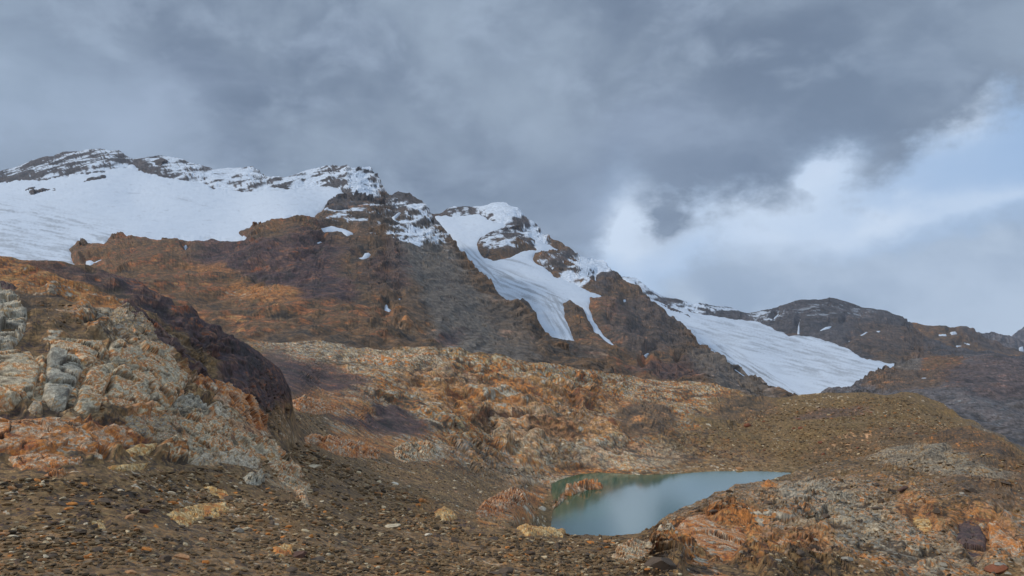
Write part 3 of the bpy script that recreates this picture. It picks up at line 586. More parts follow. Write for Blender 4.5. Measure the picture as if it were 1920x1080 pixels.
def main_relief(px, py, P):
    low = fbm(P, 60, 3, 43) * 2.0 + fbm(P, 20, 3, 45, ridged=True) * 1.6
    W_ = warpv(P, 14, 7, 4, 49); bd = (.2, -.3, .9)
    F1, E, r1, r2, r3, off = cells(stretch(W_, bd, 2.4), 13.0, 51)
    G1, G, q1, q2, q3, off2 = cells(stretch(W_, bd, 2.8), 5.0, 52)
    H1, HE, s1, s2, s3, off3 = cells(P, 1.1, 53)
    rock = zone_w(px, py, MAIN_ROCK, P, 40)
    hr = (r1 - .4) * 3.0 + (off[..., 0] * (r2 - .5) + off[..., 2] * (r3 - .1)) * 3.6 - 1.2 * sstep(.08 - E, 0, .08) + (q1 - .5) * 1.5 + (off2[..., 0] * (q2 - .5) + off2[..., 2] * (q3 - .1)) * 1.3 - .6 * sstep(.1 - G, 0, .1) + fbm(stretch(P, bd, 3), 3.0, 4, 58) * .5
    hs = np.where(s1 > .5, .5 * s1 * (1 - H1 * 1.2).clip(0), 0) + fbm(P, 5, 3, 54) * .4
    h = low + hr * rock + hs * (1 - rock)
    sl = np.minimum(poly_sd(px, py, LAKE), -poly_sd(px, py, PENINSULA)); h = h * (sstep(np.abs(sl), 0, 60) * .95 + .05)
    h = h * sstep(np.linalg.norm(P, axis=-1), 130, 300) * (.25 + .75 * sstep(px, 580, 720))
    mix = np.where(rock > .5, np.where(r3 > .5, r1 * .7 + q2 * .3, q2), s2)
    ck = np.maximum(.85 * sstep(.08 - E, 0, .06), .7 * sstep(.09 - G, 0, .07)) * rock
    return h, mix.astype(f32), ck
main_zones = [
 ('bedrock', 900, 780, 420, 120, 6, .95), ('bedrock', 1180, 780, 300, 95, 6, 1), ('palerock', 650, 665, 170, 22, 5, 1), ('palerock', 760, 690, 160, 22, 10, .7), ('orange', 900, 760, 160, 40, 20, .55), ('palerock', 1000, 810, 120, 50, 20, .6), ('orange', 1020, 745, 160, 26, 5, .6),
 ('purple', 600, 720, 110, 36, 15, .9), ('purple', 680, 770, 130, 34, 18, .95), ('orange', 620, 755, 80, 22, 15, .8), ('orange', 640, 835, 120, 26, 5, .8), ('pale', 790, 850, 50, 20, 0, .6), ('bedrock', 700, 745, 60, 18, 0, .6),
 ('scree', 760, 920, 240, 60, 20, 1), ('scree', 640, 890, 120, 60, 20, .9), ('scree', 570, 800, 60, 50, 30, .9), ('purple', 530, 700, 60, 36, 30, .8), ('rubble', 940, 880, 110, 30, 20, .9), ('scree', 900, 905, 90, 26, 20, .6), ('palerock', 1000, 890, 60, 14, 5, .8),
 ('browncliff', 1210, 790, 60, 34, 0, .9), ('scree', 1340, 840, 130, 45, 0, .8), ('orange', 1080, 800, 90, 22, 0, .5), ('tanrock' if False else 'pale', 1180, 850, 110, 22, 0, .35), ('orange', 1060, 875, 60, 12, 0, .6),
 ('orange', 970, 945, 60, 24, -25, .9), ('olive', 1560, 790, 260, 60, 0, .95), ('olive', 1720, 790, 240, 70, 20, .95), ('purple', 1560, 775, 70, 9, -5, .6), ('greyscree', 1870, 830, 60, 20, 30, .5), ('browncliff', 1400, 770, 60, 20, 0, .7), ('browncliff', 1650, 830, 150, 22, -5, .6)]
MAIN = Layer('valley_ground', main_top, [(380, 820), (520, 830), (560, 865), (620, 890), (700, 920), (800, 965), (880, 1000), (960, 1020), (1100, 1050), (2180, 1100)], main_depth, 380, 2180, 1.6, main_relief, 'olive', main_zones, M_MAIN, crest_rough=3.0, back=(130, 90), seed=2, colscale=(26, 3.0), k=3.2, post=main_post, hblur=2, grn=(.95, .9), gain=1.16, flat=[(o[2], .8, 1.0) for o in OUTC if o[0] == 'M'])

# ---- brown slope at the right edge beyond the moraine
side_top = [(1480, 760), (1560, 748), (1600, 735), (1640, 712), (1680, 694), (1720, 684), (1780, 680), (1850, 675), (1920, 681), (2180, 700)]
side_depth = [(1480, 760, 1050), (1600, 735, 1100), (1720, 684, 1400), (1850, 675, 1300), (1920, 681, 1250), (2180, 700, 1000), (1700, 780, 800), (1920, 850, 600), (2180, 950, 420), (1480, 860, 800), (1800, 740, 950)]
def mtn_relief(A, L, seed, bed=(-.35, -.1, .9), vert=False):
    def f(px, py, P):
        Wp = warpv(P, L * 1.2, L * .5, 4, seed)
        h = fbm(P, L * 2.2, 5, seed + 1, .55, ridged=True) * A * 1.2 + fbm(P, L * .8, 5, seed + 2, .6) * A * .8
        F1, E, r1, r2, r3, off = cells(stretch(Wp, bed, 1.6), L * .45, seed + 3)
        G1, G, q1, q2, q3, off2 = cells(Wp, L * .16, seed + 4)
        h = h + (r1 - .5) * A * .5 + (off[..., 0] * (r2 - .5) + off[..., 2] * (r3 - .3)) * A * .5 + (q1 - .5) * A * .2
        g_ = np.stack([(P[..., 0] - .7 * P[..., 2]) / (L * .55), P[..., 1] / (L * 3), P[..., 2] / (L * 2.6)], -1) + fbm(P, L * 2, 3, seed + 9)[..., None] * .5
        h = h + fbm(g_, 1.0, 4, seed + 8, .55, ridged=True) * A * .9
        return h, (r1 * .35 + q2 * .65).astype(f32), .5 * sstep(.06 - E, 0, .05) + .4 * sstep(.07 - G, 0, .06)
    return f
side_zones = [('browncliff', 1700, 720, 90, 30, 0, .8), ('orangecliff', 1770, 692, 40, 16, 0, .9), ('purple', 1880, 720, 120, 40, 0, .5), ('greyscree', 1700, 690, 30, 14, 0, .8)]
SIDE = Layer('far_slope', side_top, [(1480, 880), (1920, 960), (2180, 1100)], side_depth, 1480, 2180, 1.9, mtn_relief(9, 60, 61), 'bluegrey', side_zones, M_MTN, crest_rough=3.0, back=(200, 120), seed=3, colscale=(90, 9), hblur=2, flat=flats('SIDE'))

# ---- left mountain
m1_top = [(-260, 372), (-120, 345), (0, 325), (60, 306), (120, 292), (190, 285), (225, 291), (250, 303), (270, 304), (300, 297), (335, 301), (370, 315), (400, 322), (420, 321), (450, 320), (475, 322), (500, 334), (540, 338), (575, 328), (610, 317), (650, 317), (660, 324), (690, 322), (712, 346), (722, 366), (738, 376), (748, 370), (762, 369), (790, 388), (800, 402), (812, 422), (840, 452), (872, 490), (905, 522), (950, 565), (1000, 610), (1050, 648), (1100, 682), (1130, 702), (1200, 760), (1260, 820)]
m1_depth = [(-260, 372, 3300), (0, 325, 3200), (190, 285, 3100), (335, 301, 2900), (475, 322, 2700), (575, 328, 2550), (650, 317, 2400), (722, 366, 2200), (762, 369, 2000), (800, 402, 1850), (872, 490, 1500), (950, 565, 1200), (1050, 648, 950), (1130, 702, 820), (1260, 820, 650),
  (-200, 480, 1700), (0, 480, 1500), (140, 500, 1300), (0, 400, 2100), (250, 450, 1500), (250, 380, 2200), (450, 450, 1450), (450, 390, 2000), (550, 415, 1500), (600, 370, 2050), (650, 440, 1500), (700, 400, 1800), (300, 560, 950), (450, 560, 1000), (520, 640, 720), (700, 640, 750), (700, 560, 980), (850, 560, 1080), (850, 640, 850), (600, 500, 1200), (760, 480, 1350), (300, 720, 600), (700, 720, 600), (1000, 720, 700)]
def m1_dust(px, py, P, N, fine):
    w = np.zeros(px.shape, f32)
    for (cx, cy, rx, ry, st) in ((130, 310, 150, 34, .5), (340, 318, 90, 26, .5), (450, 338, 80, 24, .68), (600, 335, 90, 26, .66), (690, 352, 40, 32, .85), (640, 395, 70, 40, .35), (770, 425, 60, 40, .55), (790, 450, 50, 20, .7), (705, 420, 40, 40, .2)):
        d = np.sqrt(((px - cx) / rx) ** 2 + ((py - cy) / ry) ** 2); w = np.maximum(w, st * .8 * sstep(1.4 - d, 0, .7))
    n = fbm(stretch(P, (-.35, -.1, .9), 2.0), 75, 5, 77, .65)
    return sstep(w * 1.1 + (N[..., 2] - .6) * 1.7 + n * .9, .86, 1.0) * sstep(w, 0.05, .2)
m1_zones = [
 ('darkrock', 100, 310, 300, 50, 0, 1), ('darkrock', 450, 330, 300, 45, 5, 1), ('darkrock', 690, 370, 80, 70, 0, 1), ('darkrock', 760, 400, 60, 60, 0, .9),
 ('orangecliff', 330, 540, 260, 80, 15, .95), ('orangecliff', 540, 420, 50, 18, 0, .9), ('orangecliff', 220, 475, 120, 30, 0, .8), ('purple', 500, 500, 150, 44, 12, 1), ('orange', 520, 575, 90, 22, 5, .6), ('orange', 400, 520, 60, 14, 10, .4), ('purple', 605, 550, 60, 46, 0, 1), ('purple', 590, 480, 80, 50, 0, .9),
 ('orangecliff', 680, 610, 130, 34, 5, .75), ('palerock', 770, 612, 40, 14, 0, .6), ('purple', 720, 520, 50, 50, 0, .45), ('browncliff', 690, 440, 80, 60, 0, .7),
 ('greyscree', 840, 560, 60, 180, -38, .95), ('greyscree', 880, 620, 150, 60, 25, .95), ('greyscree', 790, 500, 80, 40, 55, .7), ('browncliff', 750, 570, 40, 80, -15, .8), ('purple', 735, 505, 36, 46, 0, .6), ('browncliff', 960, 600, 60, 60, 40, .4), ('purple', 830, 640, 26, 14, 0, .7)]
m1_rel = mtn_relief(11, 95, 81)
def m1_relief(px, py, P):      # the scree cone under the ridge is much smoother than the cliffs
    h, r, c = m1_rel(px, py, P); k = sstep(poly_sd(px, py, [(775, 470), (845, 475), (960, 590), (1110, 700), (980, 730), (830, 680), (770, 590)]) + fbm(P, 60, 3, 91) * 30, -30, 45)
    return h * (1 - .6 * k), r, c * (1 - .7 * k)
M1 = Layer('left_mountain', m1_top, 840, m1_depth, -260, 1260, 1.7, m1_relief, 'browncliff', m1_zones, M_MTN, crest_rough=5.0, back=(500, 450), seed=4, colscale=(130, 12), dust=m1_dust, flat=[(g1, .9, 2.0)] + flats('M1'), zwarp=40.0, zsoft=.45, hblur=2)

# ---- middle mountain
m2_top = [(740, 400), (790, 407), (825, 402), (850, 394), (872, 393), (900, 391), (925, 386), (945, 385), (962, 396), (985, 412), (1005, 426), (1018, 440), (1030, 452), (1055, 466), (1075, 476), (1085, 489), (1110, 488), (1135, 500), (1152, 520), (1190, 548), (1230, 582), (1270, 614), (1300, 645), (1335, 668), (1380, 695), (1430, 730), (1475, 752), (1540, 800)]
m2_depth = [(740, 400, 3300), (872, 393, 3300), (945, 385, 3200), (1018, 440, 2900), (1085, 489, 2600), (1152, 520, 2400), (1230, 582, 2050), (1300, 645, 1700), (1380, 695, 1350), (1475, 752, 1050), (1540, 800, 900), (860, 460, 2600), (950, 540, 2000), (1040, 630, 1300), (1000, 480, 2500), (1120, 560, 1900), (1100, 620, 1400), (1200, 620, 1650), (1230, 690, 1150), (1150, 680, 1100), (1330, 720, 1050), (1000, 700, 1000), (1200, 780, 850), (740, 560, 1900)]
def m2_dust(px, py, P, N, fine):
    w = np.zeros(px.shape, f32)
    for (cx, cy, rx, ry, st) in ((940, 400, 50, 20, .9), (860, 400, 25, 10, .5), (1000, 440, 50, 22, .7), (1115, 500, 50, 18, .9), (1080, 525, 30, 20, .6), (940, 450, 60, 25, .45), (1040, 490, 40, 16, .3)):
        d = np.sqrt(((px - cx) / rx) ** 2 + ((py - cy) / ry) ** 2); w = np.maximum(w, st * .8 * sstep(1.4 - d, 0, .7))
    n = fbm(stretch(P, (-.35, -.1, .9), 2.0), 75, 5, 97, .65)
    return sstep(w * 1.1 + (N[..., 2] - .6) * 1.7 + n * .9, .86, 1.0) * sstep(w, 0.05, .2)
m2_zones = [('darkrock', 920, 410, 120, 50, 0, .9), ('darkrock', 1090, 500, 80, 30, 20, .8), ('orangecliff', 1140, 590, 45, 40, 0, .75), ('darkrock', 1200, 620, 90, 60, 20, .55), ('orangecliff', 1120, 670, 60, 50, 40, .85), ('orangecliff', 1210, 695, 60, 18, 0, .9), ('purple', 1270, 715, 110, 22, 5, .8), ('greyscree', 1370, 725, 90, 40, 30, .8), ('greyscree', 1090, 670, 40, 30, 0, .5)]
M2 = Layer('middle_mountain', m2_top, 850, m2_depth, 740, 1540, 1.7, mtn_relief(12, 110, 121), 'browncliff', m2_zones, M_MTN, crest_rough=4.0, back=(500, 450), seed=5, colscale=(150, 14), dust=m2_dust, flat=[(g2, .9, 2.0)] + flats('M2'), zwarp=40.0, zsoft=.45, hblur=2)

# ---- right mountain with the broad glacier and the dark dome
m3_top = [(1080, 520), (1150, 524), (1190, 527), (1215, 546), (1260, 565), (1300, 577), (1370, 583), (1400, 590), (1425, 590), (1450, 583), (1480, 574), (1520, 568), (1555, 565), (1580, 570), (1620, 581), (1660, 588), (1690, 600), (1705, 612), (1730, 640), (1800, 668), (1900, 672), (2180, 700)]
m3_depth = [(1080, 520, 3600), (1190, 527, 3400), (1300, 577, 3300), (1400, 590, 3400), (1480, 574, 3600), (1555, 565, 3700), (1690, 600, 3300), (1730, 640, 2700), (1900, 672, 2300), (2180, 700, 2200), (1250, 600, 2900), (1400, 640, 2400), (1500, 625, 2700), (1600, 660, 2100), (1680, 690, 1800), (1450, 745, 1500), (1300, 680, 2000), (1600, 735, 1500), (1800, 720, 1700), (1250, 780, 1600), (1600, 850, 1200), (2180, 850, 1300), (1080, 700, 2600), (1600, 600, 3200)]
def m3_dust(px, py, P, N, fine):
    w = np.zeros(px.shape, f32)
    for (cx, cy, rx, ry, st) in ((1200, 545, 60, 25, .7), (1300, 580, 120, 10, .5), (1560, 590, 90, 18, .14), (1440, 595, 40, 12, .2)):
        d = np.sqrt(((px - cx) / rx) ** 2 + ((py - cy) / ry) ** 2); w = np.maximum(w, st * .8 * sstep(1.4 - d, 0, .7))
    n = fbm(stretch(P, (-.35, -.1, .9), 2.0), 60, 4, 137, .65)
    return sstep(w * 1.1 + (N[..., 2] - .6) * 1.7 + n * .9, .86, 1.0) * sstep(w, 0.05, .2)
m3_zones = [('browncliff', 1680, 650, 90, 40, 20, .5), ('browncliff', 1700, 700, 90, 40, 0, .6), ('greyscree', 1690, 705, 60, 24, 0, .6), ('orangecliff', 1480, 622, 24, 8, 0, .5)]
M3 = Layer('right_mountain', m3_top, 880, m3_depth, 1080, 2180, 1.9, mtn_relief(15, 140, 161), 'darkrock', m3_zones, M_FAR, crest_rough=4.0, back=(700, 500), seed=6, colscale=(220, 22), dust=m3_dust, flat=[(g3, .92, 2.0)] + flats('M3'), zwarp=40.0, zsoft=.45, hblur=2)

# ---- farther ridges at the right edge
f1_top = [(1600, 640), (1690, 614), (1730, 617), (1770, 620), (1812, 620), (1840, 640), (1880, 655), (1920, 668), (2180, 690)]
F1L = Layer('far_ridge', f1_top, 760, [(1600, 640, 4300), (1812, 620, 4300), (2180, 690, 3800), (1700, 700, 3200), (2180, 760, 3000), (1600, 760, 3000)], 1600, 2180, 1.9, mtn_relief(20, 200, 181), 'browncliff', [('darkrock', 1850, 640, 60, 20, 20, .6)], M_FAR, crest_rough=3, back=(700, 500), seed=7, colscale=(260, 30), flat=flats('F1L'), hblur=1)
f2_top = [(1780, 650), (1830, 634), (1862, 633), (1890, 640), (1920, 648), (1980, 655), (2180, 660)]
F2L = Layer('distant_ridge', f2_top, 740, [(1780, 650, 6500), (2180, 660, 6500), (1780, 740, 5500), (2180, 740, 5500)], 1780, 2180, 2.2, mtn_relief(30, 300, 201), 'bluegrey', [], M_FAR, crest_rough=3, back=(900, 600), seed=8, colscale=(300, 40), flat=flats('F2L'))
f3_top = [(1860, 650), (1893, 638), (1905, 628), (1920, 618), (1980, 590), (2060, 600), (2180, 620)]
F3L = Layer('distant_peak', f3_top, 740, [(1860, 650, 9500), (2180, 620, 9500), (1860, 740, 8500), (2180, 740, 8500)], 1860, 2180, 2.2, mtn_relief(40, 400, 221), 'bluegrey', [], M_FAR, crest_rough=3, back=(1200, 800), seed=9, colscale=(400, 60))

# ------------------------------------------------------------------ relief patches: glaciers, snow and outcrops lying on a slope
def patch_mesh(L, poly, hpx, *, fineamp=1.0, wpx=10.0, step=1.3, edge=3.0, sink=.6, seed=1, scale=None, facet=0.35, kind='snow', bed=(-.25, -.15, .95), kk=3.0, holes=(), depth_ref=None, zones=(), lowfreq=None, colscale=None, warp_scale=14.0):
    """surface raised from layer L inside the traced outline; the rim runs below the slope"""
    A = np.array(poly, float); m = edge * 2 + 6
    x0, x1 = A[:, 0].min() - m, A[:, 0].max() + m; y0, y1 = A[:, 1].min() - m, A[:, 1].max() + m
    xs = np.arange(x0, x1, step); ys = np.arange(y0, y1, step); px, py = np.meshgrid(xs, ys)
    S = poly_sd(px, py, poly)
    for hpoly in holes: S = np.minimum(S, -poly_sd(px, py, hpoly))
    q = np.stack([px, py * 1.3, np.full(px.shape, seed * 7.7)], -1)
    S = S + fbm(q, warp_scale, 4, seed, .6) * edge
    P = L.surf(px, py); N = grid_normals(P); D = np.linalg.norm(P, axis=-1); u = D / F      # metres per picture unit
    um = float(np.median(u[S > 0])) if (S > 0).any() else float(np.median(u))
    prof = np.where(S > 0, 1 - np.exp(-S / wpx), S / wpx * 1.2)
    h = prof * hpx - sink * (S < 0) * np.minimum(-S, 4)
    if kind == 'rock':
        sc = (scale or 22.0) * um
        St = stretch(P, bed, kk)
        Pw = warpv(P, sc * 1.3, sc * .45, 3, seed); gate = sstep(fbm(P, sc * 2, 2, seed + 8), -.35, .25)
        F1, E, r1, r2, r3, off = cells(stretch(Pw, bed, 1.3), sc * 1.5, seed)
        G1, G, q1, q2, q3, off2 = cells(stretch(Pw, bed, kk), sc * .9, seed + 1)
        fac = (r1 - .5) * hpx * .8 * 1.0 + (off[..., 0] * (r2 - .5) + off[..., 2] * (r3 - .3) + off[..., 1] * (r1 - .5)) * hpx * 2.6 + (q1 - .5) * hpx * .28 * fineamp - sstep(.06 - E, 0, .06) * hpx * .9 * gate
        fac = fac + fbm(P, sc * .8, 4, seed + 2, .5) * hpx * .14 * fineamp + fbm(St, sc * .25, 4, seed + 4, .6) * hpx * .16 * fineamp
        h = h + fac * facet * 2 * sstep(S, 0, 5)
    else:
        h = h + fbm(P, 60 * um, 5, seed, .6) * hpx * 1.0 * sstep(S, 0, 12)
    V = P + N * (h * u)[..., None]
    if kind == 'rock': V, (px, py, S, P) = even_rows(V, [px, py, S, P], 1.5, .3)
    keep = S > -(5 if kind == 'rock' else 4)
    return px, py, V, S, P, um, keep
def grid_to_obj(name, V, keep, col, mat, smooth, parent=None):
    r, c = keep.shape; i = np.arange(r * c).reshape(r, c)
    fm = keep[:-1, :-1] & keep[1:, :-1] & keep[1:, 1:] & keep[:-1, 1:]
    Q = np.stack([i[:-1, :-1], i[1:, :-1], i[1:, 1:], i[:-1, 1:]], -1)[fm]
    used, inv = np.unique(Q, return_inverse=True)
    return mesh_obj(name, V.reshape(-1, 3)[used], inv.reshape(-1, 4), col.reshape(-1, 3)[used], mat, smooth, parent)
def snow_patch(name, L, poly, hpx=2.0, label=None, cat=None, kind=None, group=None, step=1.6, edge=3.0, seed=1, dirt=(), mat=None, dirty=.3, tint=SN, holes=(), ws=14.0, wpx=5.0):
    px, py, V, S, P, um, keep = patch_mesh(L, poly, hpx, wpx=wpx, step=step, edge=edge, seed=seed, holes=holes, warp_scale=ws)
    col = np.broadcast_to(np.array(tint, f32), V.shape).copy()
    a = fbm(stretch(P, (.5, .1, .85), 4.0), 30 * um, 5, seed + 3, .65)
    w = sstep(a, .15, .6) * dirty
    for (cx, cy, rx, ry, rot, st) in dirt:
        c, s_ = math.cos(math.radians(rot)), math.sin(math.radians(rot)); dx, dy = px - cx, py - cy
        d = np.sqrt(((dx * c + dy * s_) / rx) ** 2 + ((-dx * s_ + dy * c) / ry) ** 2)
        line = fbm(np.stack([(dx * c + dy * s_) / 60, (-dx * s_ + dy * c) / 4.5, dx * 0 + seed], -1), 1, 4, seed + 9, .6)
        w = np.maximum(w, sstep(1.2 - d, 0, .6) * sstep(line, -.1, .35) * min(st * 1.35, .85))
    col = col * (1 - w[..., None]) + np.array((.22, .22, .22), f32) * w[..., None]
    o = grid_to_obj(name, V, keep, col, mat or M_SNOW, True)
    return tag(o, label, cat, group, kind)

snow_patch('glacier', M1, g1, 2.6, kind='structure', seed=3, step=1.7, edge=11.0, ws=12.0, wpx=6,
    dirt=[(60, 440, 240, 60, 10, .42), (-30, 470, 200, 50, 5, .4), (365, 382, 50, 5, 12, .35), (265, 365, 30, 3, 0, .3), (560, 355, 90, 4, -2, .3)],
    label='wide smooth snow-covered glacier below the left mountain crest')
# rock islands standing in the upper snow
def rock_patch(name, L, poly, hpx, *a_, **k_): return rock_patch_(name, L, poly, hpx, *a_, **k_)
def rock_patch_(name, L, poly, hpx, kindcol='slab', label=None, cat='rock', group=None, parent=None, seed=1, step=1.15, wpx=3.2, edge=3.5, scale=26.0, facet=.58, bed=(-.35, -.2, .9), kk=3.0, mat=None, snowdust=0.0, colscale=(40, 15), kind=None, fineamp=1.0):
    px, py, V, S, P, um, keep = patch_mesh(L, poly, hpx, wpx=wpx, step=step, edge=edge, seed=seed, scale=scale, facet=facet, kind='rock', bed=bed, kk=kk, warp_scale=16.0, fineamp=fineamp)
    lowf = fbm(V, colscale[0] * um, 3, seed + 41); fine = fbm(stretch(V + fbm(V, 30 * um, 2, seed + 44)[..., None] * 5 * um, bed, max(kk, 3.5) * 1.9), colscale[1] * um * 3.2, 4, seed + 42, .55)
    _, _, r1, r2, _, _ = cells(stretch(warpv(V, scale * um, scale * .4 * um, 3, seed), bed, 3), scale * .9 * um, seed + 43)
    st = TYPES[kindcol]; x = np.clip(.5 + (r1 - .5) * .35 + lowf * .5 + fine * .65, 0, 1); col = ramp(x, st, .05)
    sc_ = scale * um; Pw = warpv(P, sc_ * 1.3, sc_ * .45, 3, seed); _, E_, _, _, _, _ = cells(stretch(Pw, bed, 1.3), sc_ * 1.5, seed); ck = sstep(.05 - E_, 0, .04)[..., None] * .85 * sstep(fbm(P, sc_ * 2, 2, seed + 8), -.35, .25)[..., None]; col = col * (1 - ck) + np.array((.06, .045, .035), f32) * ck
    # stain along joints: iron-brown film in the low grooves
    g = fbm(V, 9 * um, 4, seed + 50, .6, ridged=True); w = sstep(g, .45, .75)[..., None] * .55
    col = col * (1 - w) + np.array((.16, .11, .075), f32) * w
    col = grain(V, col * (1.22 if mat is None or mat is M_NEAR or mat is M_MAIN else 1.0), 8 * um, bed, min(kk, 3), seed + 77, .15 if kindcol == 'yellow' else .4, .5)
    if snowdust:
        N = grid_normals(V); w = sstep((N[..., 2] - .5) + fbm(P, 12 * um, 4, seed + 60, .6) * .7 + snowdust - .5, .3, .5)[..., None]; col = col * (1 - w) + np.array(SN, f32) * w
    o = grid_to_obj(name, V, keep, col, mat or M_NEAR, False, parent)
    return tag(o, label, cat if not parent else None, group, kind)
rock_patch('rock_outcrop', M1, [(40, 362), (55, 352), (75, 352), (72, 356), (110, 354), (108, 364), (90, 368), (60, 368)], 4, 'darkrock', 'small dark rock island, lowest one in the upper left snow', seed=400, mat=M_FAR, snowdust=.28)
for i_, (pl, hh, kc_, lab_) in enumerate([
 ([(452, 442), (470, 436), (478, 428), (498, 420), (510, 424), (506, 434), (484, 440), (462, 446)], 10, 'orangecliff', 'orange-brown knob standing in the lower edge of the big snowfield'),
 ([(466, 427), (474, 424), (478, 428), (470, 431)], 10, 'browncliff', 'tiny brown rock dot in the snow left of the orange-brown knob'),
 ([(134, 466), (150, 460), (170, 462), (168, 474), (150, 484), (136, 480)], 10, 'browncliff', 'brown crag at the left end of the bare rock below the snowfield'),
 ([(200, 455), (214, 448), (246, 450), (264, 460), (250, 468), (212, 466)], 10, 'orangecliff', 'rusty knob capping the lower snow edge above the left hill'),
 ([(300, 460), (318, 454), (338, 456), (344, 466), (320, 470), (304, 468)], 10, 'orangecliff', 'rounded rusty knob beside the small snow notch'),
 ([(600, 400), (612, 388), (634, 376), (668, 372), (700, 376), (706, 392), (676, 400), (640, 408), (618, 414)], 10, 'darkrock', 'broken dark crags between the big snowfield and the dark peak')]):
    rock_patch('rock_outcrop', M1, pl, hh, kc_, lab_, seed=410 + i_ * 3, mat=M_MTN, snowdust=.12 if kc_ == 'darkrock' else 0)
rock_patch('rock_outcrop', M1, [(150, 345), (165, 336), (200, 328), (200, 337), (180, 344), (155, 347)], 4, 'darkrock', 'narrow dark rock rib poking from snow below left summit', seed=401, mat=M_FAR, snowdust=.25)
rock_patch('rock_outcrop', M1, [(255, 320), (275, 312), (300, 305), (340, 308), (346, 318), (335, 326), (300, 328), (275, 325)], 5, 'darkrock', 'dark rounded crag on the snowy crest right of the left summit', seed=402, mat=M_FAR, snowdust=.25)
snow_patch('glacier', M2, g2, 2.4, kind='structure', seed=5, edge=5.0, ws=12.0, dirt=[(980, 545, 140, 26, 22, .55), (900, 500, 70, 12, 45, .5), (1050, 600, 60, 26, 60, .5), (950, 490, 60, 6, 15, .4), (1130, 610, 60, 10, 55, .35)], label='narrow steep glacier tongue splitting round a rock spur')
snow_patch('snow_patch', M2, g2b, 2.0, 'narrow snow strip between the two ends of the middle glacier', 'snow', seed=6, step=1.2, edge=1.5)
rock_patch('rock_outcrop', M2, [(897, 452), (915, 440), (945, 428), (975, 424), (985, 440), (1004, 462), (985, 464), (965, 455), (955, 462), (945, 470), (930, 484), (905, 486), (918, 468), (900, 462)], 5, 'darkrock', 'dark crescent crag in the snow below the middle summit', seed=403, mat=M_FAR, snowdust=.22)
rock_patch('rock_outcrop', M2, [(1000, 482), (1015, 473), (1045, 470), (1075, 478), (1092, 500), (1075, 512), (1060, 522), (1040, 512), (1028, 500), (1010, 490)], 6, 'browncliff', 'brown domed crag on the right edge of the middle glacier', seed=404, mat=M_MTN, snowdust=.1)
snow_patch('snow_patch', M2, [(1030, 505), (1050, 505), (1078, 507), (1062, 510), (1035, 509)], 9.0, 'thin horizontal snow ledge across the domed crag by middle glacier', 'snow', seed=77, step=1.1, edge=1.0, wpx=2)
snow_patch('glacier', M3, g3, 2.2, kind='structure', seed=8, edge=6.0, ws=16.0, tint=(.68, .73, .79), dirt=[(1400, 690, 140, 16, 32, .6), (1500, 660, 170, 44, 14, .42), (1380, 630, 140, 26, 14, .36), (1445, 735, 60, 10, 40, .8), (1560, 700, 120, 40, 12, .35)], label='broad pale glacier sweeping down to the right behind the brown moraine')
rock_patch('rock_outcrop', M3, [(1232, 566), (1260, 575), (1290, 590), (1300, 600), (1270, 590), (1240, 576)], 4, 'darkrock', 'thin dark rock rib in the top left of the broad right glacier', seed=405, mat=M_FAR)
LK = {'M1': M1, 'M2': M2, 'M3': M3, 'F1L': F1L, 'F2L': F2L, 'SIDE': SIDE}
for i, (L, poly, lab) in enumerate(SNOWS):
    L = LK[L]
    snow_patch('snow_patch', L, poly, 7.0 if L is not M3 else 4.5, lab, 'snow', group='snow patches on the mountains', seed=500 + i, step=1.0, edge=1.4, dirty=0, mat=M_SNOWS, wpx=2.5)

# ------------------------------------------------------------------ lake
lake_y = [(LAKE_Z * 1.0)]
def lake_pt(px, py):
    x = (px - 960) / F; y = -(py - 540) / F; k = LAKE_Z / (ST + y * CT); return (k * x, k * (CT - y * ST), LAKE_Z)
lp = [lake_pt(p, q) for p, q in ((985, 870), (1120, 866), (1300, 862), (1620, 862), (1750, 900), (1600, 1075), (1300, 1078), (1040, 1060), (985, 1020))]
wm = bpy.data.materials.new('lake_water'); wm.use_nodes = True; wm.node_tree.nodes.clear(); N_ = NT(wm.node_tree)
geo = N_.node('ShaderNodeNewGeometry')
bs = N_.node('ShaderNodeBsdfPrincipled'); bs.inputs['Roughness'].default_value = .08; bs.inputs['IOR'].default_value = 4.5
wn = N_.noise(geo.outputs['Position'], .05, 3, .5)
bs.inputs['Transmission Weight'].default_value = 0.0
wa = N_.node('ShaderNodeAttribute', attribute_name='rock'); N_.l.new(N_.mix(N_.math('MULTIPLY', wn, .4), wa.outputs['Color'], (.012, .11, .08)), bs.inputs['Base Color'])
mp = N_.node('ShaderNodeMapping'); N_.l.new(geo.outputs['Position'], mp.inputs[0]); mp.inputs['Scale'].default_value = (1, .6, 1)
rip = N_.noise(mp.outputs[0], 1.3, 4, .55); bp = N_.node('ShaderNodeBump'); bp.inputs['Strength'].default_value = .12; bp.inputs['Distance'].default_value = .04
N_.l.new(rip, bp.inputs['Height']); N_.l.new(bp.outputs[0], bs.inputs['Normal'])
oo = N_.node('ShaderNodeOutputMaterial'); N_.l.new(bs.outputs[0], oo.inputs[0])
gx, gy = np.meshgrid(np.arange(985, 1750, 6.0), np.arange(864, 1072, 5.0))
LP = np.array([[lake_pt(a, b) for a, b in zip(ra, rb)] for ra, rb in zip(gx, gy)])
sh = sstep(np.minimum(poly_sd(gx, gy, LAKE), 4 - poly_sd(gx, gy, PENINSULA)) + fbm(LP, 8, 3, 5) * 8, 0, 34)[..., None]
r_, c_ = gx.shape; ii = np.arange(r_ * c_).reshape(r_, c_)
wq = np.stack([ii[:-1, :-1], ii[1:, :-1], ii[1:, 1:], ii[:-1, 1:]], -1).reshape(-1, 4)
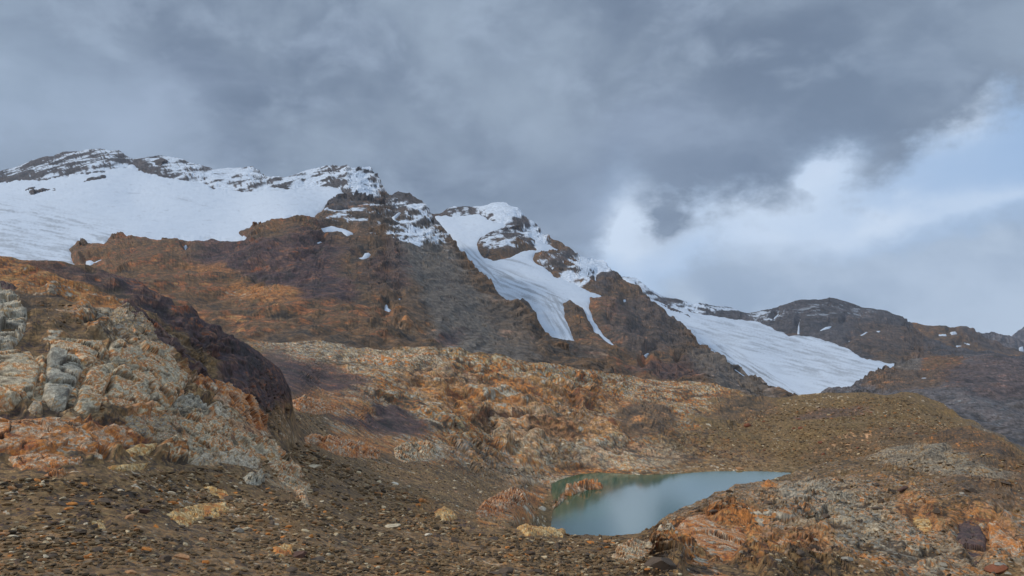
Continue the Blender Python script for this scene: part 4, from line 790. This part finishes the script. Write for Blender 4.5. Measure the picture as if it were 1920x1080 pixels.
wo_ = mesh_obj('lake_water', LP.reshape(-1, 3), wq, (sh * np.array((.004, .08, .05)) + (1 - sh) * np.array((.035, .13, .06))).reshape(-1, 3), wm, True, link=False); me = wo_.data; bpy.data.objects.remove(wo_)
lake = bpy.data.objects.new('lake_water', me); C.objects.link(lake); tag(lake, 'still green mountain lake reflecting the bright clouds', kind='structure')

# ------------------------------------------------------------------ ground sheet far below, reaching the horizon
me = bpy.data.meshes.new('valley_floor'); z = -420.0; R = 14000
me.from_pydata([(-R, -R, z), (R, -R, z), (R, R, z), (-R, R, z)], [], [(0, 1, 2, 3)])
at = me.color_attributes.new('rock', 'FLOAT_COLOR', 'POINT'); at.data.foreach_set('color', [.15, .12, .09, 1] * 4); me.materials.append(M_FAR)
vf = bpy.data.objects.new('valley_floor', me); C.objects.link(vf); tag(vf, kind='structure')

# ------------------------------------------------------------------ bedrock outcrops
LY = {'N': NEAR, 'M': MAIN}
for i, (ly, hp, poly, kc, kw, lab) in enumerate(OUTC):
    kw = dict(kw)
    if kc == 'yellow': kw.update(facet=.3, fineamp=.4, kk=1.8, scale=20, wpx=2.2); hp = min(hp, 5)
    nm = 'flat_rock' if 'slab' in lab.split(' with')[0] and 'slabs' not in lab else ('boulder' if 'boulder' in lab and 'stack' not in lab else 'rock_outcrop')
    rock_patch(nm, LY[ly], poly, hp, kc, lab, 'rock', seed=700 + i * 7, mat=M_NEAR if ly == 'N' else M_MAIN, **kw)
oc = bpy.data.objects.new('rock_outcrop', None); C.objects.link(oc); tag(oc, 'big pale grey-orange outcrop split into blocks on the left hill', 'rock')
for i, b in enumerate(OUTCROP_BLOCKS):
    rock_patch('rock_block', NEAR, b, [11, 13, 11, 11, 12, 11, 7][i], ['slab', 'slabgrey', 'slab', 'slab', 'slab', 'slab', 'palerock'][i], seed=950 + i * 5, parent=oc, scale=50, facet=.34, fineamp=.3, wpx=2.6, bed=(-.35, -.2, .9), kk=1.6, edge=2.2)

# ------------------------------------------------------------------ loose stones
def ico(sub):
    t = (1 + 5 ** .5) / 2
    v = [(-1, t, 0), (1, t, 0), (-1, -t, 0), (1, -t, 0), (0, -1, t), (0, 1, t), (0, -1, -t), (0, 1, -t), (t, 0, -1), (t, 0, 1), (-t, 0, -1), (-t, 0, 1)]
    f = [(0, 11, 5), (0, 5, 1), (0, 1, 7), (0, 7, 10), (0, 10, 11), (1, 5, 9), (5, 11, 4), (11, 10, 2), (10, 7, 6), (7, 1, 8), (3, 9, 4), (3, 4, 2), (3, 2, 6), (3, 6, 8), (3, 8, 9), (4, 9, 5), (2, 4, 11), (6, 2, 10), (8, 6, 7), (9, 8, 1)]
    v = [np.array(p) / np.linalg.norm(p) for p in v]
    for _ in range(sub):
        c = {}; nf = []
        def mid(a, b):
            k = (min(a, b), max(a, b))
            if k not in c: m = v[a] + v[b]; v.append(m / np.linalg.norm(m)); c[k] = len(v) - 1
            return c[k]
        for a, b, d in f:
            x, y, z_ = mid(a, b), mid(b, d), mid(d, a); nf += [(a, x, z_), (b, y, x), (d, z_, y), (x, y, z_)]
        f = nf
    return np.array(v), np.array(f)
def stone_shape(sub, seed, rng):
    """angular stone: a sphere cut by random planes"""
    v, f = ico(sub); v = v.copy()
    for _ in range(11):
        n = rng.normal(size=3); n /= np.linalg.norm(n); d = rng.uniform(.42, .8); k = v @ n
        v = v - n * np.maximum(k - d, 0)[:, None] * .95
    v += (fbm(v + seed * 3.1, .6, 3, seed) * .06)[:, None] * v
    return v * np.array([1.25, rng.uniform(.6, .95), rng.uniform(.4, .8)]), f
rng = np.random.default_rng(5)
NP = [project(L.P) for L in (NEAR, MAIN)]
def surf_at(L, X, Y, qx, qy, win=2.0):
    m = np.argwhere((np.abs(X - qx) < win) & (np.abs(Y - qy) < win))
    if len(m) == 0: return None
    ds = L.P[m[:, 0], m[:, 1], 1]; i = m[np.argmin(ds)]; return L.P[i[0], i[1]]
SCOL = {'dark': (.105, .088, .085), 'brown': (.17, .12, .085), 'orange': (.46, .22, .08), 'pale': (.52, .49, .44), 'grey': (.30, .30, .29), 'pink': (.40, .26, .19), 'white': (.68, .67, .64), 'purple': (.11, .075, .085), 'maroon': (.20, .09, .07)}
variants = {}
def stone_mesh(colr, k, sub=3):
    key = (colr, k, sub)
    if key not in variants:
        r_ = np.random.default_rng(100 + k); v, f = stone_shape(sub, k + 3, r_)
        a = fbm(v + k, .7, 4, k); c = np.array(warm(SCOL[colr]), f32) * (1 + .5 * a[:, None])
        o = mesh_obj('stone', v, f, c, M_STONE, False, link=False); variants[key] = o.data; bpy.data.objects.remove(o)
    return variants[key]
def put_stone(name, P, wpx, colr, k, label, group=None, tall=1.0, sub=3, rz=None):
    o = bpy.data.objects.new(name, stone_mesh(colr, k, sub)); C.objects.link(o)
    r_ = wpx * .5 * np.linalg.norm(P) / F
    o.scale = (r_, r_, r_ * tall); o.rotation_euler = (rng.uniform(-.25, .25), rng.uniform(-.25, .25), rng.uniform(0, 6.28) if rz is None else rz)
    o.location = tuple(P + np.array([0, 0, r_ * .18 * tall])); return tag(o, label, 'stone' if name == 'stone' else 'boulder', group)
HAND = [('boulder', 1242, 1062, 66, 'dark', 'big dark boulder beside the white and orange streaked boulder', 1.1), ('boulder', 992, 990, 26, 'maroon', 'dark maroon boulder on the near lake bank by the yellow slab', 1.3),
 ('stone', 1156, 991, 9, 'dark', 'small black stone on the crest against the lake water', 1.2), ('stone', 1144, 994, 8, 'dark', 'smaller dark stone just left of the crest stone', .8), ('stone', 1134, 1018, 18, 'dark', 'dark flat stone below the bank crest under the lake', .8),
 ('stone', 944, 1070, 34, 'dark', 'large bluish-black stone at the bottom centre', .9), ('stone', 1010, 1070, 26, 'dark', 'second bluish-black stone right of the large bottom one', .8), ('stone', 565, 1042, 36, 'purple', 'dark purple stone beside the white and orange rock', 1.0), ('stone', 596, 1048, 30, 'dark', 'flat dark stone touching the purple one', .8),
 ('stone', 545, 1066, 28, 'dark', 'dark stone just below the white and orange rock', .7), ('stone', 806, 1000, 14, 'white', 'small bright white stone in the middle of the scree', 1), ('stone', 1018, 952, 16, 'white', 'angular white stone on the bank left of the rock tongue', 1), ('stone', 738, 986, 26, 'pale', 'whitish stone group leader left of the bright white stone', .9),
 ('stone', 345, 1044, 24, 'pink', 'rounded pink stone at the lower left', 1.1), ('stone', 275, 1030, 24, 'orange', 'upright orange stone left of the rounded pink stone', 1.2), ('stone', 310, 1048, 24, 'dark', 'black stone between the orange and the pink stone', .9), ('stone', 270, 958, 22, 'purple', 'dark purple stone above the yellow slab left end', 1.2),
 ('stone', 202, 940, 22, 'dark', 'dark stone upper left of the purple stone', .8), ('stone', 132, 942, 16, 'orange', 'small ochre stone in the left scree', 1), ('stone', 324, 922, 18, 'pale', 'cream stone left of the cream curved slab', 1), ('stone', 246, 970, 14, 'pink', 'upright pinkish stone left of the large yellow slab', 1.6), ('stone', 448, 994, 24, 'grey', 'striped grey-purple stone right of the large yellow slab', 1.3),
 ('stone', 380, 1010, 16, 'pink', 'small tan stone below the large yellow slab', 1), ('stone', 250, 1072, 22, 'pink', 'oval pinkish stone near the bottom edge', .8), ('stone', 6, 1000, 18, 'pink', 'pink stone at the left frame edge', 1), ('stone', 24, 1005, 16, 'pale', 'pale stone right of the pink one at the left edge', .9), ('stone', 92, 968, 14, 'dark', 'dark roundish stone in the far left scree', 1),
 ('stone', 592, 874, 26, 'pale', 'white stone below the broad orange slab', .7), ('stone', 705, 1052, 30, 'brown', 'brown stone at the bottom left of centre', .8), ('stone', 880, 868, 10, 'pale', 'pale stone upper middle of the scree basin', 1), ('stone', 745, 905, 12, 'white', 'small white stone halfway up the scree basin', .9),
 ('stone', 1870, 1064, 34, 'maroon', 'brown-maroon stone on the lower right slope', .8), ('stone', 1400, 765 + 30, 14, 'maroon', 'dark red stone on the moraine foot', .8), ('stone', 1392, 876, 14, 'pink', 'pinkish stone on the far shore of the lake', .8), ('stone', 1590, 1046, 24, 'grey', 'grey block low on the right hillside', .9), ('stone', 1690, 915, 22, 'purple', 'dark purple block on the upper right hillside', .8)]
for i, (nm, qx, qy, w, colr, lab, tall) in enumerate(HAND):
    P = surf_at(NEAR, *NP[0], qx, qy, 4.0)
    if P is None: P = surf_at(MAIN, *NP[1], qx, qy, 4.0)
    if P is None: print('no spot', lab); continue
    put_stone(nm, P, w, colr, i, lab, tall=tall, rz=rng.uniform(-.4, .4))
# scattered single stones, alike within each group
GROUPS = [('dark', 'dark brown stone loose among the lower left scree', 'dark stones in the lower left scree', (0, 640, 900, 1078), 60, (8, 20), NEAR),
 ('pale', 'pale beige stone loose in the lower left scree', 'pale stones in the lower left scree', (0, 640, 900, 1078), 34, (5, 13), NEAR),
 ('orange', 'ochre stone loose in the lower left scree', 'ochre stones in the lower left scree', (0, 640, 900, 1078), 22, (6, 14), NEAR),
 ('dark', 'dark stone lying on the bank below the lake', 'dark stones on the bank below the lake', (640, 1180, 1005, 1078), 34, (8, 22), NEAR),
 ('brown', 'brown stone lying on the bank below the lake', 'brown stones on the bank below the lake', (640, 1180, 1005, 1078), 30, (6, 16), NEAR),
 ('pale', 'whitish stone on the scree fan left of the lake', 'whitish stones on the scree fan', (640, 1000, 870, 975), 36, (4, 9), MAIN),
 ('dark', 'dark block strewn over the right hillside', 'dark blocks on the right hillside', (1250, 1915, 900, 1078), 34, (8, 20), NEAR),
 ('grey', 'grey block strewn over the right hillside', 'grey blocks on the right hillside', (1250, 1915, 900, 1078), 34, (6, 18), NEAR),
 ('maroon', 'reddish rock scattered on the olive moraine', 'reddish rocks on the moraine', (1400, 1850, 760, 850), 24, (4, 10), MAIN)]
gi = 0
for colr, lab, grp, (xa, xb, ya, yb), n, (wa, wb), L in GROUPS:
    X, Y = NP[0] if L is NEAR else NP[1]
    for _ in range(n):
        P = surf_at(L, X, Y, rng.uniform(xa, xb), rng.uniform(ya, yb), 3.0); gi += 1
        if P is None: continue
        put_stone('stone', P, wa + (wb - wa) * rng.random() ** 2, colr, 40 + gi % 6, lab, grp, tall=rng.uniform(.7, 1.1), sub=2)
# countless rubble: one object per slope
def rubble(name, L, n, boxes, wmin, wmax, seed, mat, pal, label):
    r_ = np.random.default_rng(seed); X, Y = NP[0] if L is NEAR else NP[1]; ok = np.zeros(X.shape, bool)
    for b in boxes:
        ok |= poly_sd(X, Y, b) > 0
    for o_ in OUTC + OUTC_FLAT:
        if o_[0] == ('N' if L is NEAR else 'M'): ok &= poly_sd(L.px, L.py, o_[2]) < 0
    if L is MAIN: ok &= poly_sd(L.px, L.py, LAKE) < -1
    idx = np.argwhere(ok); idx = idx[r_.integers(0, len(idx), n * 2)]; d_ = fbm(L.P[idx[:, 0], idx[:, 1]], 5.0 if L is NEAR else 14.0, 4, seed + 5); idx = idx[d_ + r_.random(len(idx)) * .5 > .18]; n = len(idx); P = L.P[idx[:, 0], idx[:, 1]] + r_.normal(size=(n, 3)) * .02
    bs_ = [stone_shape(1, 60 + k, np.random.default_rng(k)) for k in range(6)]
    VV, QQ, CC = [], [], []; off = 0
    for k in range(6):
        v, f = bs_[k]; sel = P[k::6]; m = len(sel)
        w = (wmin + (wmax - wmin) * r_.random(m) ** 7) * .5 * np.linalg.norm(sel, axis=1) / F
        a = r_.uniform(0, 6.28, m); ca, sa = np.cos(a), np.sin(a); t = r_.uniform(.6, 1.1, m)
        vx = v[None, :, 0] * ca[:, None] - v[None, :, 1] * sa[:, None]; vy = v[None, :, 0] * sa[:, None] + v[None, :, 1] * ca[:, None]
        V = np.stack([vx, vy, v[None, :, 2] * t[:, None] + .15 + vx * r_.uniform(-.3, .3, (m, 1))], -1) * w[:, None, None] + sel[:, None]
        c = np.array([warm(pal[j][:3]) for j in r_.choice(len(pal), m, p=[q[3] for q in pal])]) * r_.uniform(.75, 1.25, (m, 1))
        VV.append(V.reshape(-1, 3)); CC.append(np.repeat(c, len(v), 0)); QQ.append((f[None] + (np.arange(m) * len(v))[:, None, None] + off).reshape(-1, 3)); off += m * len(v)
    o = mesh_obj(name, np.concatenate(VV), np.concatenate(QQ), np.concatenate(CC), mat, False); return tag(o, label, kind='stuff')
pal_s = [(.07, .058, .05, .22), (.145, .11, .08, .34), (.21, .16, .115, .24), (.30, .18, .11, .05), (.34, .30, .25, .10), (.52, .48, .41, .03), (.42, .2, .08, .02)]
rubble('gravel', NEAR, 26000, [[(-60, 900), (300, 890), (520, 860), (560, 830), (700, 890), (900, 990), (1160, 1004), (1300, 1090), (-60, 1090)]], 1.4, 15, 1, M_NEAR, pal_s, 'brown gravel and small stones covering the near scree')
rubble('gravel', NEAR, 4000, [[(1180, 1000), (1290, 950), (1500, 872), (1700, 850), (1820, 820), (1930, 870), (1930, 1090), (1250, 1090)], [(60, 560), (300, 600), (330, 640), (100, 635)], [(40, 762), (340, 770), (400, 780), (250, 790), (60, 785)]], 2.5, 10, 2, M_NEAR, pal_s, 'broken rubble covering the right hillside')
rubble('gravel', MAIN, 13000, [[(490, 700), (545, 730), (620, 800), (640, 880), (520, 820)], [(540, 770), (720, 860), (1020, 880), (1040, 980), (900, 1000), (590, 860)], [(1230, 830), (1400, 780), (1480, 752), (1700, 745), (1900, 850), (1600, 870), (1300, 880)]], 1.5, 6, 3, M_MAIN, pal_s, 'fine scree around the lake basin')


# ------------------------------------------------------------------ haze
HZ = 2.2e-5
me = bpy.data.meshes.new('haze'); x, y0, y1, zb, zt = 7000, -2500, 13000, -421, 1500
me.from_pydata([(-x, y0, zb), (x, y0, zb), (x, y1, zb), (-x, y1, zb), (-x, y0, zt), (x, y0, zt), (x, y1, zt), (-x, y1, zt)], [], [(0, 3, 2, 1), (4, 5, 6, 7), (0, 1, 5, 4), (1, 2, 6, 5), (2, 3, 7, 6), (3, 0, 4, 7)])
hm = bpy.data.materials.new('haze'); hm.use_nodes = True; hm.node_tree.nodes.clear()
pv = hm.node_tree.nodes.new('ShaderNodeVolumePrincipled'); pv.inputs['Color'].default_value = (.72, .82, 1, 1); pv.inputs['Density'].default_value = HZ
ho = hm.node_tree.nodes.new('ShaderNodeOutputMaterial'); hm.node_tree.links.new(pv.outputs[0], ho.inputs['Volume'])
me.materials.append(hm)
hz = bpy.data.objects.new('haze', me); C.objects.link(hz); tag(hz, 'thin bluish mountain air', kind='stuff')
